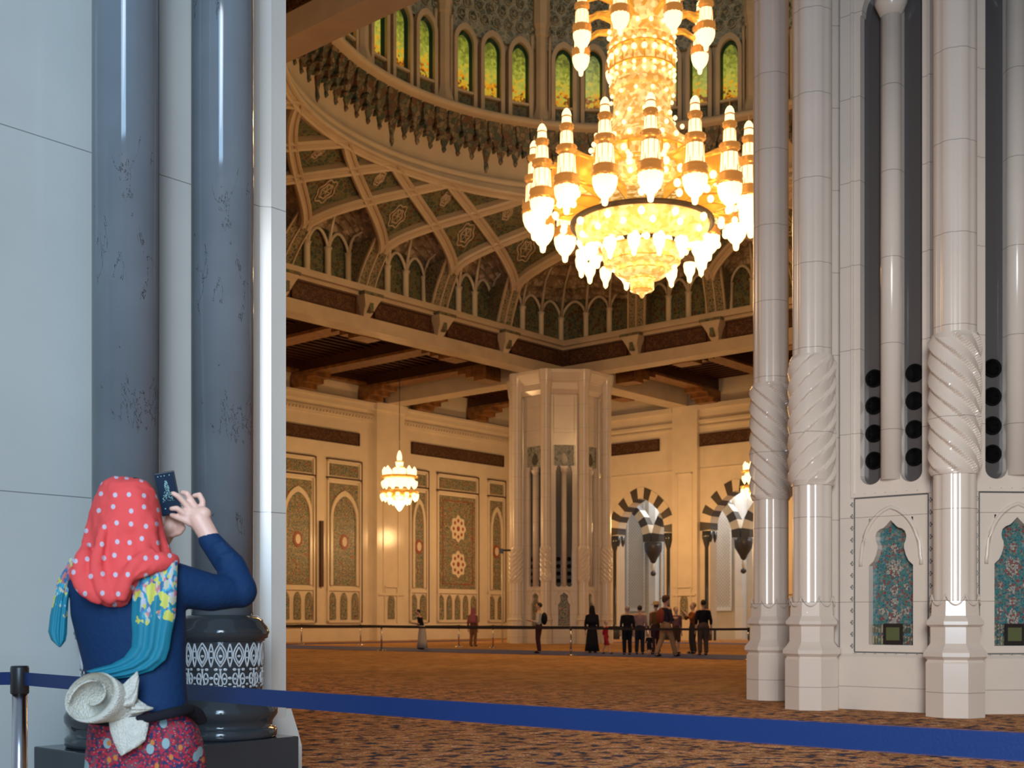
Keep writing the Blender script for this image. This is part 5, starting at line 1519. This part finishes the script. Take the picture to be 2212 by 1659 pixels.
# teal flowered scarf hanging over the back
mt2, nt, bb = nodes('teal_flowered_silk'); tc = nt.nodes.new('ShaderNodeTexCoord')
sp = nt.nodes.new('ShaderNodeSeparateXYZ'); lk(nt, tc.outputs['Object'], sp.inputs[0])
v = nt.nodes.new('ShaderNodeTexVoronoi'); v.voronoi_dimensions = '2D'; v.inputs['Scale'].default_value = 130
nq = nt.nodes.new('ShaderNodeTexNoise'); nq.inputs['Scale'].default_value = 30; nq.inputs['Detail'].default_value = 4; lk(nt, tc.outputs['Object'], nq.inputs['Vector'])
mq_ = nt.nodes.new('ShaderNodeMixRGB'); mq_.blend_type = 'ADD'; mq_.inputs['Fac'].default_value = .03; lk(nt, flat2(nt, tc, 1, .6), mq_.inputs['Color1']); lk(nt, nq.outputs['Color'], mq_.inputs['Color2'])
lk(nt, mq_.outputs['Color'], v.inputs['Vector'])
sx = nt.nodes.new('ShaderNodeSeparateXYZ'); lk(nt, v.outputs['Color'], sx.inputs[0])
r = nt.nodes.new('ShaderNodeValToRGB'); r.color_ramp.interpolation = 'CONSTANT'
pal = [(.02, .22, .34), (.42, .40, .45), (.50, .46, .06), (.03, .30, .42), (.50, .16, .16), (.04, .12, .25), (.45, .42, .30)]
while len(r.color_ramp.elements) < len(pal): r.color_ramp.elements.new(.5)
for i, c_ in enumerate(pal): r.color_ramp.elements[i].position = i / len(pal); r.color_ramp.elements[i].color = (*c_, 1)
lk(nt, sx.outputs[0], r.inputs['Fac'])
nz = nt.nodes.new('ShaderNodeTexNoise'); nz.inputs['Scale'].default_value = 22; lk(nt, tc.outputs['Object'], nz.inputs['Vector'])
hh = math_node(nt, 'ADD', sp.outputs['Z'], math_node(nt, 'MULTIPLY', math_node(nt, 'SUBTRACT', nz.outputs['Fac'], .5), .35))
mk = math_node(nt, 'GREATER_THAN', hh, 1.235)
mx = nt.nodes.new('ShaderNodeMixRGB'); lk(nt, mk, mx.inputs['Fac']); mx.inputs['Color1'].default_value = (.004, .17, .24, 1); lk(nt, r.outputs['Color'], mx.inputs['Color2'])
# yellow blossoms
v3 = nt.nodes.new('ShaderNodeTexVoronoi'); v3.voronoi_dimensions = '2D'; v3.inputs['Scale'].default_value = 17; lk(nt, mq_.outputs['Color'], v3.inputs['Vector'])
mx3 = nt.nodes.new('ShaderNodeMixRGB'); lk(nt, math_node(nt, 'MULTIPLY', mk, math_node(nt, 'LESS_THAN', v3.outputs['Distance'], .28)), mx3.inputs['Fac']); lk(nt, mx.outputs['Color'], mx3.inputs['Color1']); mx3.inputs['Color2'].default_value = (.52, .48, .08, 1)
lk(nt, mx3.outputs['Color'], bb.inputs['Base Color']); bb.inputs['Roughness'].default_value = .6
sf = MB()
def ribbon(mb, rows, thick=.012, wave=.006, n=14):
    """rows (xl, yl, xr, yr, depth); a cloth strip with thickness and soft lengthwise folds"""
    # subdivide rows
    rr = []
    for i in range(len(rows) - 1):
        for k in range(4):
            u = k / 4; rr.append([a + (b_ - a) * u for a, b_ in zip(rows[i], rows[i + 1])])
    rr.append(list(rows[-1]))
    rings = []
    for j, (xl, yl, xr, yr, d) in enumerate(rr):
        top_ = []; bot = []
        for k in range(n + 1):
            u = k / n; x = xl + (xr - xl) * u; y = yl + (yr - yl) * u
            w_ = wave * sin(3.2 * 2 * pi * u + j * .05) - .012 * sin(pi * u)
            top_.append(Q(x, y, d + w_)); bot.append(Q(x, y, d + w_ + thick * (.3 + sin(pi * u))))
        rings.append(top_ + bot[::-1])
    mb.loft(rings, 0, True)
ribbon(sf, [(298, 1212, 384, 1210, -.085), (290, 1245, 383, 1245, -.105), (286, 1290, 381, 1290, -.125), (284, 1335, 379, 1330, -.125), (286, 1370, 370, 1372, -.122), (284, 1398, 366, 1400, -.12), (268, 1420, 358, 1425, -.12), (240, 1435, 330, 1448, -.12), (205, 1444, 285, 1462, -.12), (185, 1450, 240, 1468, -.12)], .016, .007)
ribbon(sf, [(152, 1205, 188, 1218, -.02), (140, 1228, 165, 1245, -.02), (124, 1255, 152, 1275, -.01), (116, 1290, 148, 1300, -.01), (108, 1330, 146, 1335, -.01), (104, 1365, 145, 1368, -.01), (110, 1382, 142, 1384, -.01), (127, 1398, 131, 1398, -.01)], .012, .005)
sf.build('teal_scarf', mt2, woman, M=WM)
# waist belt with pouch
wb_ = MB(); ctube(wb_, [(190, 1556), (250, 1562), (320, 1552), (380, 1538), (415, 1530)], [7, 9, 10, 11, 9], [-.10, -.155, -.155, -.14, -.07], 12, .5)
ctube(wb_, [(395, 1530), (425, 1540), (436, 1560)], [12, 16, 12], [-.09, -.03, .0], 12, .6)
wb_.build('black_waist_pouch', cloth((.010, .009, .012)), woman, M=WM)

# phone held up in her hands
phx = Q(363, 1066, .145)
ph = thing('phone', 'black smartphone held upright, its screen showing the chandelier', 'phone', phx)
ph.rotation_euler = (radians(4), radians(-10.5), radians(6))
PW, PH_ = .0315, .067
bev(MB().box(-PW, PW, -.004, .004, -PH_, PH_).build('case', M_plastic, ph), .004, 3)
MB().box(-PW + .003, PW - .003, -.0046, -.0038, -PH_ + .004, PH_ - .004).build('screen', plain('screen_glow', (.004, .008, .018), .5, spec=.08, emit=(.002, .010, .026), es=1.0), ph)
si = MB()
random.seed(3)
for k in range(150):
    z = random.uniform(-.024, .040); wd_ = .003 + .018 * ((.040 - z) / .064) ** 1.3
    x = random.uniform(-wd_, wd_); r = random.uniform(.0005, .0011)
    si.add([(x - r, -.0049, z), (x, -.0049, z - r), (x + r, -.0049, z), (x, -.0049, z + r)], [(0, 1, 2, 3)])
for x, z, r in ((0, -.045, .003), (-.016, -.045, .0015), (.016, -.045, .0015), (-.02, .055, .0012), (-.01, .055, .0012), (.0, .055, .0012), (.015, .055, .0012)):
    si.add([(x + r * cos(q), -.0049, z + r * sin(q)) for q in [pi / 4 * k for k in range(8)]], [tuple(range(8))])
si.build('screen_picture', plain('screen_light', (.1, .2, .2), .3, emit=(.35, .75, .80), es=.8), ph)

# cream sun hat rolled and tucked under her belt
M_hat = plain('cream_terry_cloth', (.66, .60, .50), .9, spec=.1, bump=.8, bscale=220, noise=.08, nscale=60)
hat = thing('sun_hat', 'cream cloth sun hat rolled up and tucked under the waist belt', 'hat', Q(215, 1510, -.18))
HM = Matrix.Translation(-Q(215, 1510, -.18))
h = MB()
def ring(cx, cy, ax, ay, rot, d, n=40, tilt=.0):
    out = []
    for k in range(n):
        q = 2 * pi * k / n; x = ax * cos(q); y = ay * sin(q)
        out.append(Q(cx + x * cos(rot) - y * sin(rot), cy + x * sin(rot) + y * cos(rot), d + tilt * cos(q)))
    return out
rt = radians(-38)
h.loft([ring(192, 1506, 50, 36, rt, -.12, tilt=-.01), ring(194, 1504, 57, 42, rt, -.20), ring(196, 1505, 61, 47, rt, -.235), ring(201, 1507, 62, 50, rt, -.23), ring(216, 1512, 58, 46, rt, -.20), ring(238, 1518, 48, 38, rt, -.17), ring(262, 1526, 36, 28, rt, -.155), ring(290, 1531, 22, 17, rt, -.15), ring(318, 1530, 6, 5, rt, -.14)], cap=True)
# inner coil of the roll
co = []
for k in range(26):
    u = k / 25; q = radians(-150) + u * radians(300); rr = .92 - .62 * u
    x = 58 * rr * cos(q); y = 44 * rr * sin(q)
    co.append((196 + x * cos(rt) - y * sin(rt), 1505 + x * sin(rt) + y * cos(rt)))
rings = []
for (x, y) in co:
    rings.append([Q(x, y, -.238), Q(x + 3, y + 1.5, -.238), Q(x + 5, y + 3, -.16), Q(x, y, -.16)])
h.loft(rings, 0, True)
h.build('crown_roll', M_hat, hat, M=HM)
f = MB()
ribbon(f, [(240, 1500, 262, 1530, -.19), (262, 1482, 290, 1525, -.185), (285, 1460, 297, 1510, -.18), (297, 1449, 301, 1470, -.175)], .012, .003)
ribbon(f, [(285, 1512, 282, 1545, -.17), (305, 1522, 300, 1541, -.165), (332, 1528, 330, 1533, -.16)], .010, .003)
f.build('brim_corner', M_hat, hat, M=HM)
f = MB()
ribbon(f, [(234, 1552, 322, 1546, -.150), (238, 1580, 320, 1572, -.160), (246, 1604, 315, 1598, -.168), (256, 1625, 300, 1612, -.172), (261, 1633, 272, 1628, -.172)], .010, .0015)
f.build('brim_flap', M_hat, hat, M=HM)
